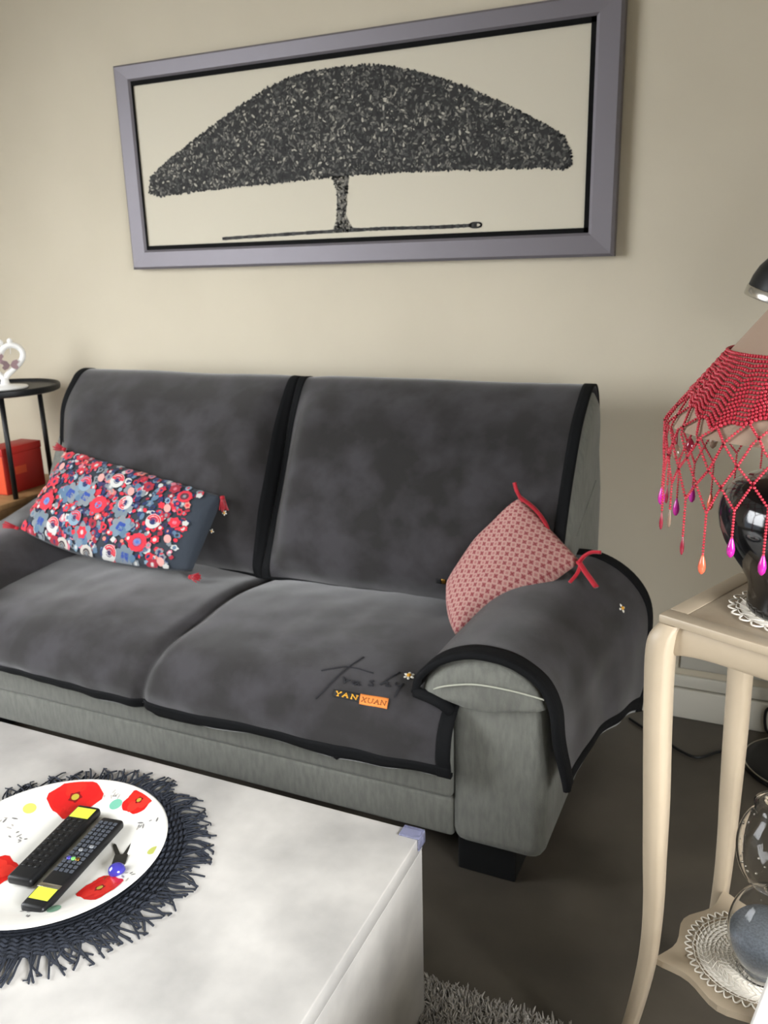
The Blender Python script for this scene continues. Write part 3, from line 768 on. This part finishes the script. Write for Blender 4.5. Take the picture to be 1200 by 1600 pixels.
PQ = ((-.672, 1.862, .505), (-.404, 2.055, .668), (-.575, 2.088, .815), (-.758, 2.03, .572))
npk = (Vector(PQ[1]) - Vector(PQ[0])).cross(Vector(PQ[3]) - Vector(PQ[0])).normalized()
pc, pco, pf = cushion('small pink patterned cushion with red ribbon ties by the arm', PQ, .050, npk, (.05, .0, .05, .04), M['pink'])
def ribbon(P, w=.0085):
    return tube('ribbon', spline(P, 14), w, M['ribbon'], pc, 8, flat=.55)
ct_, cr_ = Vector(PQ[2]), Vector(PQ[1])
ribbon([ct_ + Vector((.012, -.02, -.005)), ct_ + Vector((.0, -.03, .022)), ct_ + Vector((-.008, -.028, .045))])
ribbon([ct_ + Vector((.005, -.025, .008)), ct_ + Vector((.045, -.025, -.02)), ct_ + Vector((.072, -.02, -.055)), ct_ + Vector((.085, -.02, -.085))])
ribbon([cr_ + Vector((-.004, -.012, .0)), cr_ + Vector((.012, -.02, .024)), cr_ + Vector((.03, -.02, .036)), cr_ + Vector((.052, -.02, .038))])
ribbon([cr_ + Vector((-.004, -.014, .006)), cr_ + Vector((.016, -.03, -.012)), cr_ + Vector((.038, -.05, -.028)), cr_ + Vector((.052, -.065, -.037))])
ribbon([cr_ + Vector((.002, -.014, .0)), cr_ + Vector((.0, -.04, -.016)), cr_ + Vector((-.012, -.07, -.032))], .005)

# ------------------------------------------------------------------ patches and embroidery on the throws
def on_surf(fn, x, s, off=.008):
    e = 2e-3; p = Vector(fn(x, s)); du = Vector(fn(x + e, s)) - Vector(fn(x - e, s)); dv = Vector(fn(x, s + e)) - Vector(fn(x, s - e))
    return p + dv.cross(du).normalized() * off
def on_seat(x, s, off=.008): return on_surf(seat_pt, x, s, off)
def stroke_into(V, F, pts, r, fn=on_seat, off=.0058, seg=5, n=4):
    P = []
    for a, b in zip(pts, pts[1:]):
        for q in range(n): P.append((a[0] + (b[0] - a[0]) * q / n, a[1] + (b[1] - a[1]) * q / n))
    P.append(pts[-1]); tube_into(V, F, [fn(x, s, off) for x, s in P], r, seg)
def stroke_obj(name, strokes, r, m, parent, fn=on_seat, off=.0058):
    V = []; F = []
    for st in strokes: stroke_into(V, F, st, r, fn, off)
    return pd(name, V, F, m, parent)
# handwriting: large F, then r a s h y
stroke_obj('script_letter', [[(-.9215, .5808), (-.8976, .566), (-.8673, .5466), (-.8377, .544), (-.7956, .5492)], [(-.8427, .4928), (-.8582, .535), (-.8758, .5991), (-.8915, .6544), (-.9059, .6937)]], .0016, M['thread'], seat_throw)
stroke_obj('script_letter', [[(-.8600, .589), (-.8530, .598), (-.8500, .610), (-.8470, .598), (-.8400, .594)]], .0019, M['thread'], seat_throw)
stroke_obj('script_letter', [[(-.8180, .592), (-.8290, .594), (-.8320, .604), (-.8250, .608), (-.8180, .594), (-.8160, .606), (-.8100, .604)]], .0019, M['thread'], seat_throw)
stroke_obj('script_letter', [[(-.7830, .577), (-.7920, .582), (-.7850, .590), (-.7800, .596), (-.7920, .598)]], .0019, M['thread'], seat_throw)
stroke_obj('script_letter', [[(-.7364, .5261), (-.7500, .553), (-.7640, .588), (-.7560, .574), (-.7480, .574), (-.7500, .588), (-.7400, .584)]], .0019, M['thread'], seat_throw)
stroke_obj('script_letter', [[(-.7310, .566), (-.7300, .578), (-.7220, .578), (-.7140, .566), (-.7180, .585), (-.7200, .622)]], .0017, M['thread'], seat_throw)
def patch_quad(name, c, m, parent, off=.0068, th=.002):
    fn = lambda u, v: on_seat(*[(c[0][i] * (1 - u) + c[1][i] * u) * (1 - v) + (c[3][i] * (1 - u) + c[2][i] * u) * v for i in (0, 1)], off)
    return patch(name, fn, 12, 4, m, parent, thick=th)
pb = patch_quad('black_label', [(-.8691, .642), (-.799, .637), (-.796, .671), (-.8655, .671)], M['patchb'], seat_throw)
po = patch_quad('orange_label', [(-.8010, .637), (-.7316, .632), (-.7285, .672), (-.7965, .6765)], M['patcho'], seat_throw, off=.0074)
GL = {'Y': [[(0, 0), (.5, .5), (1, 0)], [(.5, .5), (.5, 1)], [(.25, 1), (.75, 1)], [(-.1, 0), (.25, 0)], [(.75, 0), (1.1, 0)]],
      'A': [[(0, 1), (.5, 0), (1, 1)], [(.2, .62), (.8, .62)], [(-.15, 1), (.2, 1)], [(.8, 1), (1.15, 1)]],
      'N': [[(0, 1), (0, 0), (1, 1), (1, 0)], [(-.18, 1), (.2, 1)], [(.8, 0), (1.2, 0)], [(-.18, 0), (.1, 0)]],
      'X': [[(0, 0), (1, 1)], [(1, 0), (0, 1)], [(-.1, 0), (.25, 0)], [(.75, 0), (1.1, 0)], [(-.1, 1), (.25, 1)], [(.75, 1), (1.1, 1)]],
      'U': [[(0, 0), (0, .7), (.25, 1), (.75, 1), (1, .7), (1, 0)], [(-.18, 0), (.2, 0)], [(.8, 0), (1.2, 0)]]}
def letter(ch, x, s, w, h, r, m, parent, off):
    V = []; F = []
    for st in GL[ch]: stroke_into(V, F, [(x + a * w, s + b * h) for a, b in st], r, on_seat, off, 5, 2)
    return pd('letter', V, F, m, parent)
for ch, x in (('Y', -.860), ('A', -.841), ('N', -.819)): letter(ch, x, .6475, .0125, .0165, .00135, M['gold'], pb, .0074)
for ch, x, s in (('X', -.793, .648), ('U', -.777, .647), ('A', -.761, .6462), ('N', -.7455, .6455)): letter(ch, x, s, .0105, .0170, .0009, M['orgthread'], po, .0079)
def daisy(parent, fn, x, s, r, npet=6):
    c = fn(x, s, .007); e = .004
    ux = (fn(x + e, s, .007) - fn(x - e, s, .007)).normalized(); us = (fn(x, s + e, .007) - fn(x, s - e, .007)).normalized(); nn = us.cross(ux).normalized()
    V = []; F = []
    for k in range(npet):
        a = 2 * math.pi * k / npet + .3; d = ux * math.cos(a) + us * math.sin(a); w = nn.cross(d); b = len(V)
        V += [c + nn * .003]
        ring = [(.2, .12), (.55, .26), (.85, .24), (1.05, 0), (.85, -.24), (.55, -.26), (.2, -.12)]
        V += [c + d * (r * p) + w * (r * q) for p, q in ring]; V += [c + d * (r * .62) + nn * .0035]
        t = b + 8
        for j in range(7): F.append((b + 1 + j, b + 1 + (j + 1) % 7, t))
    o = pd('daisy', V, F, M['pwhite'], parent)
    V = []; F = []; b = 0
    for (q, z) in ((.42, .002), (.34, .0042), (.15, .0052)):
        for k in range(10):
            a = 2 * math.pi * k / 10; V.append(c + (ux * math.cos(a) + us * math.sin(a)) * (r * q) + nn * z)
    for i in range(2):
        for k in range(10): F.append((i * 10 + k, i * 10 + (k + 1) % 10, i * 10 + 10 + (k + 1) % 10, i * 10 + 10 + k))
    F.append(tuple(range(20, 30)))
    pd('daisy_centre', V, F, M['gold'], o)
    return o
daisy(seat_throw, on_seat, -.7103, .5332, .0135)
onb = lambda x, s, off=.008: on_surf(back_pt, x, s, off)
daisy(bt_l, onb, -1.4916, .7295, .0085, 5); daisy(bt_l, onb, -1.5377, .7883, .0075, 4)
qf = lambda u, v: onb(-.7985 + .016 * u, .850 + .018 * v, .0068)
patch('black_label', qf, 4, 3, M['patchb'], bt_r, thick=.002)
qf2 = lambda u, v: onb(-.7815 + .012 * u, .850 + .018 * v, .0068)
patch('yellow_label', qf2, 4, 3, M['brass'], bt_r, thick=.002)
ona = lambda y, t, off=.008: on_surf(lambda a, b: arm_pt(b, a, 1), y, t, off)
daisy(seat_throw, ona, 2.07, .66, .012, 4)

# ------------------------------------------------------------------ tall cream stand
SX, SY, SA = .061, 1.290, R(-23.7)
st = thing('plant_stand', 'tall cream wooden stand with curved legs and low shelf', 'stand', (SX, SY, 0), SA)
H = .14
bm = bmesh.new()
for a in ((-H, H, -H, -H + .030), (-H, H, H - .030, H), (-H, -H + .030, -H + .030, H - .030), (H - .030, H, -H + .030, H - .030)):
    box_bm(bm, a[0], a[1], a[2], a[3], .886, .900, .003)
me = bpy.data.meshes.new('top_frame'); bm.to_mesh(me); bm.free(); tf = link('top_frame', me, M['cream'], st); autosmooth(tf, 40)
box('inset_panel', -H + .0305, H - .0305, -H + .0305, H - .0305, .887, .8985, M['inset'], tf)
for q in range(4):
    a = q * math.pi / 2
    V = []; F = []; n = 14
    for i in range(n + 1):
        w = i / n; u = -.118 + .236 * w; sag = .010 * (2 * w - 1) ** 4
        for (dv, dz) in ((0, .886), (.004, .874), (.004, .852 - sag), (0, .846 - sag), (-.016, .846 - sag), (-.016, .886)):
            v = -(.128 + dv); V.append((u * math.cos(a) - v * math.sin(a), u * math.sin(a) + v * math.cos(a), dz))
    for i in range(n):
        for j in range(6): F.append((i * 6 + j, i * 6 + (j + 1) % 6, (i + 1) * 6 + (j + 1) % 6, (i + 1) * 6 + j))
    F.append(tuple(range(6))); F.append(tuple(n * 6 + j for j in range(6))[::-1])
    o = pd('apron', V, F, M['cream'], st); autosmooth(o, 40)
LEG = [(.886, .000, .030), (.868, .010, .036), (.84, .0135, .037), (.78, .0125, .036), (.68, .009, .035), (.58, .005, .034), (.48, .001, .031), (.40, -.003, .028), (.33, -.004, .026), (.27, -.002, .025), (.20, .004, .0235), (.12, .014, .022), (.05, .027, .022), (.0, .038, .024)]
for (qx, qy) in ((-1, -1), (1, -1), (1, 1), (-1, 1)):
    V = []; F = []; n = 40
    for i in range(n + 1):
        z, d, s = cv(LEG, i / n); ox = (H + d) - s; c = s * .16
        sq = [(c, 0), (s - c, 0), (s, c), (s, s - c), (s - c, s), (c, s), (0, s - c), (0, c)]
        for (a, b) in sq: V.append((qx * (ox + a), qy * (ox + b), z))
    for i in range(n):
        for j in range(8):
            f = (i * 8 + j, i * 8 + (j + 1) % 8, (i + 1) * 8 + (j + 1) % 8, (i + 1) * 8 + j); F.append(f)
    F.append(tuple(range(8))); F.append(tuple(n * 8 + j for j in range(8)))
    o = pd('leg', V, F, M['cream'], st)
    bm = bmesh.new(); bm.from_mesh(o.data); bmesh.ops.recalc_face_normals(bm, faces=bm.faces); bm.to_mesh(o.data); bm.free(); autosmooth(o, 50)
V = []; out = []
for q in range(4):
    a = q * math.pi / 2
    for i in range(16):
        w = i / 16; u = -.118 + .236 * w; v = -(.116 + .014 * math.sin(math.pi * w) ** 2 - .013 * math.sin(2 * math.pi * w) ** 2)
        out.append((u * math.cos(a) - v * math.sin(a), u * math.sin(a) + v * math.cos(a)))
n = len(out); V = [(x, y, .268) for x, y in out] + [(x, y, .280) for x, y in out]
F = [tuple(range(n))[::-1], tuple(range(n, 2 * n))] + [(j, (j + 1) % n, n + (j + 1) % n, n + j) for j in range(n)]
pd('shelf', V, F, M['cream'], st, False)

def doily(name, label, cx, cy, z, r, rings, nrad):
    t = thing(name, label, 'doily', (cx, cy, z))
    V = []; F = []
    V0, F0 = lathe([(.001, .0003), (r * .80, .0003), (r * .80, .0009), (.001, .0009)], 48)
    pd('centre_cloth', V0, F0, M['lace'], t)
    for k in range(1, rings + 1):
        rr = r * .84 * k / rings
        tube_into(V, F, [(rr * math.cos(2 * math.pi * q / 60) * (1 + .01 * math.sin(q * 2.1)), rr * math.sin(2 * math.pi * q / 60), .0016) for q in range(60)], .0009, 4, True)
    for k in range(nrad):
        a = 2 * math.pi * k / nrad
        tube_into(V, F, [(r * w * math.cos(a + .1 * math.sin(w * 20)), r * w * math.sin(a + .1 * math.sin(w * 20)), .0022) for w in (.12, .25, .4, .55, .7, .86)], .0008, 4)
    pd('crochet_net', V, F, M['lace'], t)
    V = []; F = []
    for k in range(nrad):
        a0 = 2 * math.pi * k / nrad; a1 = 2 * math.pi * (k + 1) / nrad; P = []
        for q in range(7):
            w = q / 6; a = a0 + (a1 - a0) * w; rr = r * (.86 + .10 * math.sin(math.pi * w)); P.append((rr * math.cos(a), rr * math.sin(a), .0016))
        tube_into(V, F, P, .0014, 5)
    pd('scalloped_edge', V, F, M['lace'], t)
    return t
doily('doily', 'white crochet doily on the lower shelf under the hourglass', SX - .004, SY, .2805, .112, 14, 44)
doily('doily', 'small white scalloped doily beneath the black lamp base', SX, SY, .9005, .097, 5, 24)

# hourglass
hx, hy, hz = .071, 1.268, .2832
hg = thing('hourglass', 'clear glass hourglass with grey sand on the lower shelf', 'hourglass', (hx, hy, hz))
prof = [(.001, .0), (.034, .0), (.040, .002)]
for k in range(1, 17):
    a = -1.05 + (1.05 + 1.35) * k / 16; prof.append((max(.060 * math.cos(a), .007), .078 + .080 * math.sin(a) + (.0)))
up = [(r_, .312 - z_) for r_, z_ in prof[::-1]]
full = prof + [(.0065, .156)] + up
inner = [(max(r_ - .0022, .0006), z_ + (.002 if i < 3 else 0) - (.002 if i > len(full) - 4 else 0)) for i, (r_, z_) in enumerate(full)]
V, F = lathe(full + inner[::-1], 40, caps=False)
n_ = len(full) + len(inner); F += [((n_ - 1) * 40 + k, (n_ - 1) * 40 + (k + 1) % 40, (k + 1) % 40, k) for k in range(40)]
pd('glass_body', V, F, M['glass'], hg)
sp = [(.001, .004), (.030, .004)] + [(min(r_ - .0035, .0555), z_) for r_, z_ in prof[3:] if z_ < .082] + [(.050, .086), (.030, .090), (.001, .094)]
V, F = lathe(sp, 36); pd('sand', V, F, M['sand'], hg)
V = []; F = []; rg = random.Random(9)
for k in range(40):
    a = rg.uniform(0, 6.28); zz = rg.uniform(.20, .27); rr = .0
    rr = max(0.004, .060 * math.sqrt(max(0, 1 - ((zz - .234) / .080) ** 2)) - .0045)
    p = Vector((rr * math.cos(a), rr * math.sin(a), zz)); tube_into(V, F, [p, p + Vector((0, 0, .003))], rg.uniform(.0008, .002), 5)
pd('glitter', V, F, M['chrome'], hg)['kind'] = 'stuff'

# ------------------------------------------------------------------ table lamp with beaded cover
lp = thing('table_lamp', 'black ceramic lamp with taupe cone shade and red bead cover', 'lamp', (SX, SY, .9035))
zb = .9035
prof = [(.001, 0), (.066, 0), (.0695, .004), (.0695, .014), (.0685, .030), (.0725, .047), (.0845, .0665), (.1000, .088), (.110, .107), (.1165, .125), (.1190, .143), (.1170, .160), (.1110, .176), (.0990, .189), (.0820, .1965), (.060, .2005), (.035, .203), (.020, .206), (.018, .215), (.0175, .24), (.001, .242)]
V, F = lathe(prof, 64); pd('lamp_base', V, F, M['ceramic'], lp)
V, F = lathe([(.012, .242), (.012, .30), (.016, .302), (.016, .33), (.001, .331)], 20); pd('socket', V, F, M['brass'], lp)
ZT, RT, ZR, RR = 1.352 - zb, .062, 1.178 - zb, .198
V, F = lathe([(RT, ZT), (RR, ZR), (RR - .002, ZR), (RT - .002, ZT - .001)], 96, caps=False)
F += [(3 * 96 + k, 3 * 96 + (k + 1) % 96, (k + 1) % 96, k) for k in range(96)]
sh = pd('lamp_shade', V, F, M['shade'], lp); autosmooth(sh, 50)
for k in range(3):
    a = 2 * math.pi * k / 3 + .4
    tube('shade_spider', [(.014 * math.cos(a), .014 * math.sin(a), .325), (RT * .98 * math.cos(a), RT * .98 * math.sin(a), ZT - .004)], .0016, M['brass'], lp, 6)
SL = math.hypot(RR - RT, ZT - ZR)
view = math.atan2(-SY, -SX)                   # azimuth that faces the room from the lamp
def drape(az, d, out=.0035):                  # d: distance down the slant from the shade's top
    if d <= SL:
        w = d / SL; r_ = RT + (RR - RT) * w; z_ = ZT + (ZR - ZT) * w
        nx, nzz = (ZT - ZR) / SL, (RR - RT) / SL
        return Vector(((r_ + out * nx) * math.cos(az), (r_ + out * nx) * math.sin(az), z_ + out * nzz))
    e = d - SL; r_ = RR + out - .02 * (1 - math.exp(-e * 6)) * .5
    return Vector((r_ * math.cos(az), r_ * math.sin(az), ZR - e))
# azimuth in the lamp's frame measured clockwise seen from above, 0 = towards the room; the cover's corners
def azi(rel): return view - rel
CORNER = R(-51)
def edge(rel):                                # slant distance of the band's lower edge: a square cloth over a cone
    q = ((rel - CORNER + math.pi / 4) % (math.pi / 2)) - math.pi / 4
    k = abs(q) / (math.pi / 4)
    return SL * (.93 - .19 * k ** .8) + .003 * math.sin(rel * 30)
NECK = SL * .44
BV_ = []; BF_ = []
sphere_v = []; sphere_f = []
for i, (zz, rr) in enumerate(((1, 0), (.5, .866), (-.5, .866), (-1, 0))):
    if rr == 0: sphere_v.append(Vector((0, 0, zz)))
    else: sphere_v += [Vector((rr * math.cos(2 * math.pi * k / 6), rr * math.sin(2 * math.pi * k / 6), zz)) for k in range(6)]
for k in range(6):
    sphere_f += [(0, 1 + k, 1 + (k + 1) % 6), (1 + k, 7 + k, 7 + (k + 1) % 6, 1 + (k + 1) % 6), (13, 7 + (k + 1) % 6, 7 + k)]
def bead(V, F, p, r_):
    b = len(V)
    for v in sphere_v: V.append(p + v * r_)
    for f in sphere_f: F.append(tuple(b + i for i in f))
def string(V, F, P, r_=.0021, gap=.0042):
    P = [Vector(p) for p in P]; acc = 0
    for a, b in zip(P, P[1:]):
        L = (b - a).length
        if L < 1e-6: continue
        while acc < L: bead(V, F, a.lerp(b, acc / L), r_); acc += gap
        acc -= L
V = []; F = []
NB = 15
for row in range(NB + 1):
    w = row / NB
    P = [];
    for q in range(241):
        rel = 2 * math.pi * q / 240; mid = abs(((rel - CORNER + math.pi / 4) % (math.pi / 2)) - math.pi / 4) / (math.pi / 4)
        if mid > .62 and row % 2 == 1 and row < NB:
            if len(P) > 1: string(V, F, P, .0027, .0047)
            P = []; continue
        P.append(drape(azi(rel), NECK + (edge(rel) - NECK) * w))
    if len(P) > 1: string(V, F, P,   .0027 if row < NB else .0031, .0047 if row < NB else .0058)
for c in range(4):
    for q in range(-5, 6):
        rel = CORNER + math.pi / 4 + c * math.pi / 2 + q * R(4.0)
        string(V, F, [drape(azi(rel), NECK + (edge(rel) - NECK) * w / 10) for w in range(11)], .0019, .0044)
pd('bead_band', V, F, M['bead'], lp)['kind'] = 'stuff'
V = []; F = []
NP = 30; step = 2 * math.pi / NP; dr = .0285
def node(row, k):                             # rows alternate by half a step
    rel = (k + (.5 if row % 2 else 0)) * step + R(1.0)
    return azi(rel), edge(rel) + row * dr
for row in range(4):
    for k in range(NP):
        a0, d0 = node(row, k)
        for dk in ((-1, 0) if row % 2 == 0 else (0, 1)):
            a1, d1 = node(row + 1, k + dk)
            while a1 - a0 > math.pi: a1 -= 2 * math.pi
            while a1 - a0 < -math.pi: a1 += 2 * math.pi
            string(V, F, [drape(a0 + (a1 - a0) * w / 4, d0 + (d1 - d0) * w / 4) for w in range(5)])
tips = []
for k in range(NP):
    a, d = node(4, k); L = .050 + .014 * math.sin(k * 2.3)
    p = drape(a, d); e = p - Vector((0, 0, L)); string(V, F, [p, e], .0020, .0040); tips.append((k, e, a))
pd('bead_net', V, F, M['bead'], lp)['kind'] = 'stuff'
dropm = ['pendr', 'pendm', 'pendm', 'pendo', 'pendr', 'pendg', 'pendr', 'pendm']
for k, e, a in tips:
    m_ = M[dropm[k % 8]]; q_ = 1.0 if dropm[k % 8] in ('pendm', 'pendo') else .55
    V, F = lathe([(.0008, .002), (.0022, -.002), (.0044, -.010), (.0052, -.016), (.0044, -.022), (.0018, -.026), (.0005, -.0265)], 14, 0, 0)
    pd('bead_drop', [(v[0] * q_ + e.x, v[1] * q_ + e.y, v[2] + e.z) for v in V], F, m_, lp)
# inner pendants at the shade's rear edge
for k in range(0, NP, 3):
    a = azi(R(180) + (k - NP / 2) * .10); p = Vector(((RR - .012) * math.cos(a), (RR - .012) * math.sin(a), ZR - .01))
    tube('pendant_thread', [p + Vector((0, 0, .01)), p - Vector((0, 0, .035))], .001, M['pendr'], lp, 5)
    V, F = lathe([(.001, 0), (.005, -.006), (.007, -.013), (.005, -.020), (.001, -.024)], 14)
    pd('bead_drop', [(v[0] + p.x, v[1] + p.y, v[2] + p.z - .033) for v in V], F, M[('pendg', 'pendr')[k % 2]], lp)
p = drape(azi(R(-88)), SL + .125) + Vector((-.004, 0, 0))
V, F = lathe([(.001, -.006), (.0042, -.0035), (.0055, 0), (.0042, .0035), (.001, .006)], 16); pd('bead_drop', [(v[0] + p.x, v[1] + p.y, v[2] + p.z) for v in V], F, M['pendgr'], lp)

# ------------------------------------------------------------------ floor lamp behind the stand
FX, FY = .165, 2.395
fl = thing('floor_lamp', 'black floor lamp with round base and chrome-rimmed spot head', 'lamp', (FX, FY, 0))
V, F = lathe([(.001, 0), (.145, 0), (.147, .006), (.145, .018), (.120, .028), (.03, .034), (.001, .035)], 64); pd('lamp_foot', V, F, M['black'], fl)
tube('foot_ring', [(.1455 * math.cos(2 * math.pi * q / 64), .1455 * math.sin(2 * math.pi * q / 64), .017) for q in range(64)], .0028, M['chrome'], fl, 6, True)
tube('pole', spline([(0, 0, .03), (0, 0, .6), (0, 0, 1.2), (0, -.005, 1.45), (-.03, -.01, 1.53), (-.08, -.02, 1.53), (-.122, -.038, 1.475)], 50), .011, M['black'], fl, 12)
hd = bpy.data.objects.new('lamp_head', None); COL.objects.link(hd); hd.parent = fl; hd.location = (-.172, -.04, 1.292); hd.rotation_euler = (R(4), R(16), 0); hd.empty_display_size = .03
V, F = lathe([(.083, .022), (.081, .045), (.074, .070), (.060, .095), (.043, .115), (.034, .130), (.030, .165), (.022, .185), (.001, .188)], 48, caps=False)
pd('dome', V, F, M['black'], hd)
V, F = lathe([(.085, 0), (.086, .002), (.0855, .022), (.083, .024), (.080, .022), (.081, .0)], 48, caps=False); F += [(5 * 48 + k, 5 * 48 + (k + 1) % 48, (k + 1) % 48, k) for k in range(48)]
pd('chrome_rim', V, F, M['chrome'], hd)
V, F = lathe([(.080, .004), (.04, .010), (.001, .012)], 48, caps=False); pd('diffuser', V, F, M['lampin'], hd)
tube('switch_stem', [(-.005, .0, .006), (-.007, .0, -.045)], .006, M['bronze'], hd, 8)
cd_ = tube('power_cord', spline([(-.32, 2.50, .006), (-.26, 2.45, .006), (-.198, 2.405, .006), (-.15, 2.365, .006), (-.102, 2.348, .006), (-.055, 2.395, .006), (-.01, 2.435, .006), (.03, 2.44, .008), (.045, 2.43, .009)], 60), .0042, M['black'], None, 8)
tag(cd_, 'thin black power cord lying on the floor behind the stand', 'cord')
cd2 = tube('power_cord', spline([(.09, 2.560, .007), (.075, 2.560, .02), (.068, 2.562, .06), (.075, 2.563, .09), (.11, 2.562, .10)], 24), .0045, M['black'], None, 8)
tag(cd2, 'short loop of black cord standing against the skirting board', 'cord')

# ------------------------------------------------------------------ white cabinet at the lower right
wc = thing('cabinet', 'glossy white cabinet cut off at the lower right corner', 'cabinet', (.0535, .848, 0), R(-12))
box('body', .008, .44, -.60, .030, .0, .628, M['white'], wc, .004)
box('top_board', .0, .45, -.61, .040, .629, .65, M['white'], wc, .003)
d_ = box('door', .012, .222, -.614, -.6005, .02, .62, M['white'], wc, .003)
box('handle', .19, .20, -.625, -.6145, .30, .42, M['chrome'], d_, .002)
d_ = box('door', .226, .436, -.614, -.6005, .02, .62, M['white'], wc, .003)
box('handle', .248, .258, -.625, -.6145, .30, .42, M['chrome'], d_, .002)

# ------------------------------------------------------------------ left corner: wooden cabinet, black side table, red box, figurine
cb = thing('side_cabinet', 'low honey wood cabinet beside the far sofa arm', 'cabinet', (0, 0, 0))
box('body', -3.15, -2.53, 2.10, 2.56, .0, .578, M['wood'], cb, .004)
box('top_board', -3.17, -2.52, 2.08, 2.57, .579, .600, M['wood'], cb, .003)
box('door', -3.14, -2.845, 2.088, 2.0995, .03, .57, M['wood'], cb, .002)
box('door', -2.835, -2.54, 2.088, 2.0995, .03, .57, M['wood'], cb, .002)
tx, ty, tz = -2.629, 2.308, 1.0
sd = thing('side_table', 'small round black metal side table on the wooden cabinet', 'table', (tx, ty, .6003))
V, F = lathe([(.001, .384), (.196, .384), (.204, .388), (.206, .394), (.206, .4065), (.203, .4095), (.199, .4065), (.194, .3985), (.001, .3985)], 64); o = pd('tray_top', V, F, M['black'], sd); autosmooth(o, 40)
for (a, r_) in ((76, .149), (-45, .128), (200, .150)):
    c, s = math.cos(R(a)), math.sin(R(a))
    tube('leg', [(r_ * c, r_ * s, 0), (r_ * .98 * c, r_ * .98 * s, .386)], .0095, M['black'], sd, 10)
rb = thing('gift_box', 'red and orange card box under the black side table', 'box', (-2.66, 2.34, .6003))
box('carton', -.05, .05, -.095, .095, 0, .150, M['red'], rb, .002)
box('lid', -.0515, .0515, -.0965, .0965, .1505, .178, M['red'], rb, .002)
box('front_label', -.049, .049, -.0972, -.0955, .004, .146, M['orange'], rb)
box('side_label', .0505, .0512, -.045, .010, .070, .100, M['orange'], rb)
fg = thing('figurine', 'white heart figurine with mauve butterflies on the side table', 'figurine', (-2.600, 2.300, .9992))
V, F = lathe([(.001, 0), (.075, 0), (.079, .004), (.076, .009), (.030, .013), (.016, .018), (.012, .040), (.001, .042)], 40); pd('foot_plate', V, F, M['white'], fg)
fv = Vector((2.6, -2.3, 0)).normalized(); fr_ = Vector((-fv.y, fv.x, 0))
hrt = []
for k in range(48):
    t = 2 * math.pi * k / 48; xx = 16 * math.sin(t) ** 3; zz = 13 * math.cos(t) - 5 * math.cos(2 * t) - 2 * math.cos(3 * t) - math.cos(4 * t)
    hrt.append(fr_ * (xx * .0047) + Vector((0, 0, .105 + zz * .0044)))
tube('heart_ring', hrt, .011, M['white'], fg, 10, True)
def wing(s, cx, cz, sc):
    V = []; F = []; base = fr_ * cx + Vector((0, 0, cz)) + fv * .004
    pts = [(0, 0), (.010, .016), (.026, .022), (.032, .012), (.024, .001), (.030, -.008), (.022, -.018), (.008, -.012)]
    for d in (0, .004):
        for a, b in pts: V.append(base + fr_ * (s * a * sc) + Vector((0, 0, b * sc)) + fv * (d + a * .25))
    n = len(pts); F = [tuple(range(n)), tuple(range(n, 2 * n))[::-1]] + [(j, (j + 1) % n, n + (j + 1) % n, n + j) for j in range(n)]
    pd('butterfly_wing', V, F, M['mauve'], fg, False)
for (cx, cz) in ((-.022, .108), (.026, .085)):
    wing(1, cx, cz, .95); wing(-1, cx, cz, .95)
for (cx, zz) in ((.004, .168), (.036, .172)):
    q = fr_ * cx + Vector((0, 0, zz))
    tube('bead_wire', [fr_ * cx * .9 + Vector((0, 0, .125)), q], .0014, M['white'], fg, 5)
    V, F = lathe([(.001, -.011), (.0075, -.008), (.0108, 0), (.0075, .008), (.001, .011)], 16); pd('top_bead', [(v[0] + q.x, v[1] + q.y, v[2] + q.z) for v in V], F, M['white'], fg)

# ------------------------------------------------------------------ rug
rug = thing('rug', 'grey shaggy rug under the coffee table', 'rug')
box('backing', -2.0, -.20, .10, 1.285, .0, .008, M['rug'], rug, .002)
V = []; F = []; rr_ = random.Random(2)
def tuft(x, y, L, w):
    dx, dy = rr_.uniform(-.012, .012), rr_.uniform(-.012, .012); b = len(V); a = rr_.uniform(0, 2)
    for (q, s) in ((0, 1.0), (.6, .95), (1, .35)):
        for k in range(3):
            V.append((x + dx * q * q + w * s * math.cos(a + k * 2.094), y + dy * q * q + w * s * math.sin(a + k * 2.094), .006 + L * q))
    for i in range(2):
        for k in range(3): F.append((b + i * 3 + k, b + i * 3 + (k + 1) % 3, b + i * 3 + 3 + (k + 1) % 3, b + i * 3 + 3 + k))
    F.append((b + 6, b + 7, b + 8))
for i in range(9000): tuft(rr_.uniform(-.56, -.20), rr_.uniform(.86, 1.285), rr_.uniform(.014, .026), rr_.uniform(.0020, .0034))
for i in range(16000):
    x, y = rr_.uniform(-2.0, -.20), rr_.uniform(.10, 1.285)
    if TX0 + .01 < x < TX1 - .01 and TY0 + .01 < y < TY1 - .01: continue
    tuft(x, y, rr_.uniform(.014, .026), rr_.uniform(.0028, .0045))
pd('pile', V, F, M['rug'], rug)['kind'] = 'stuff'
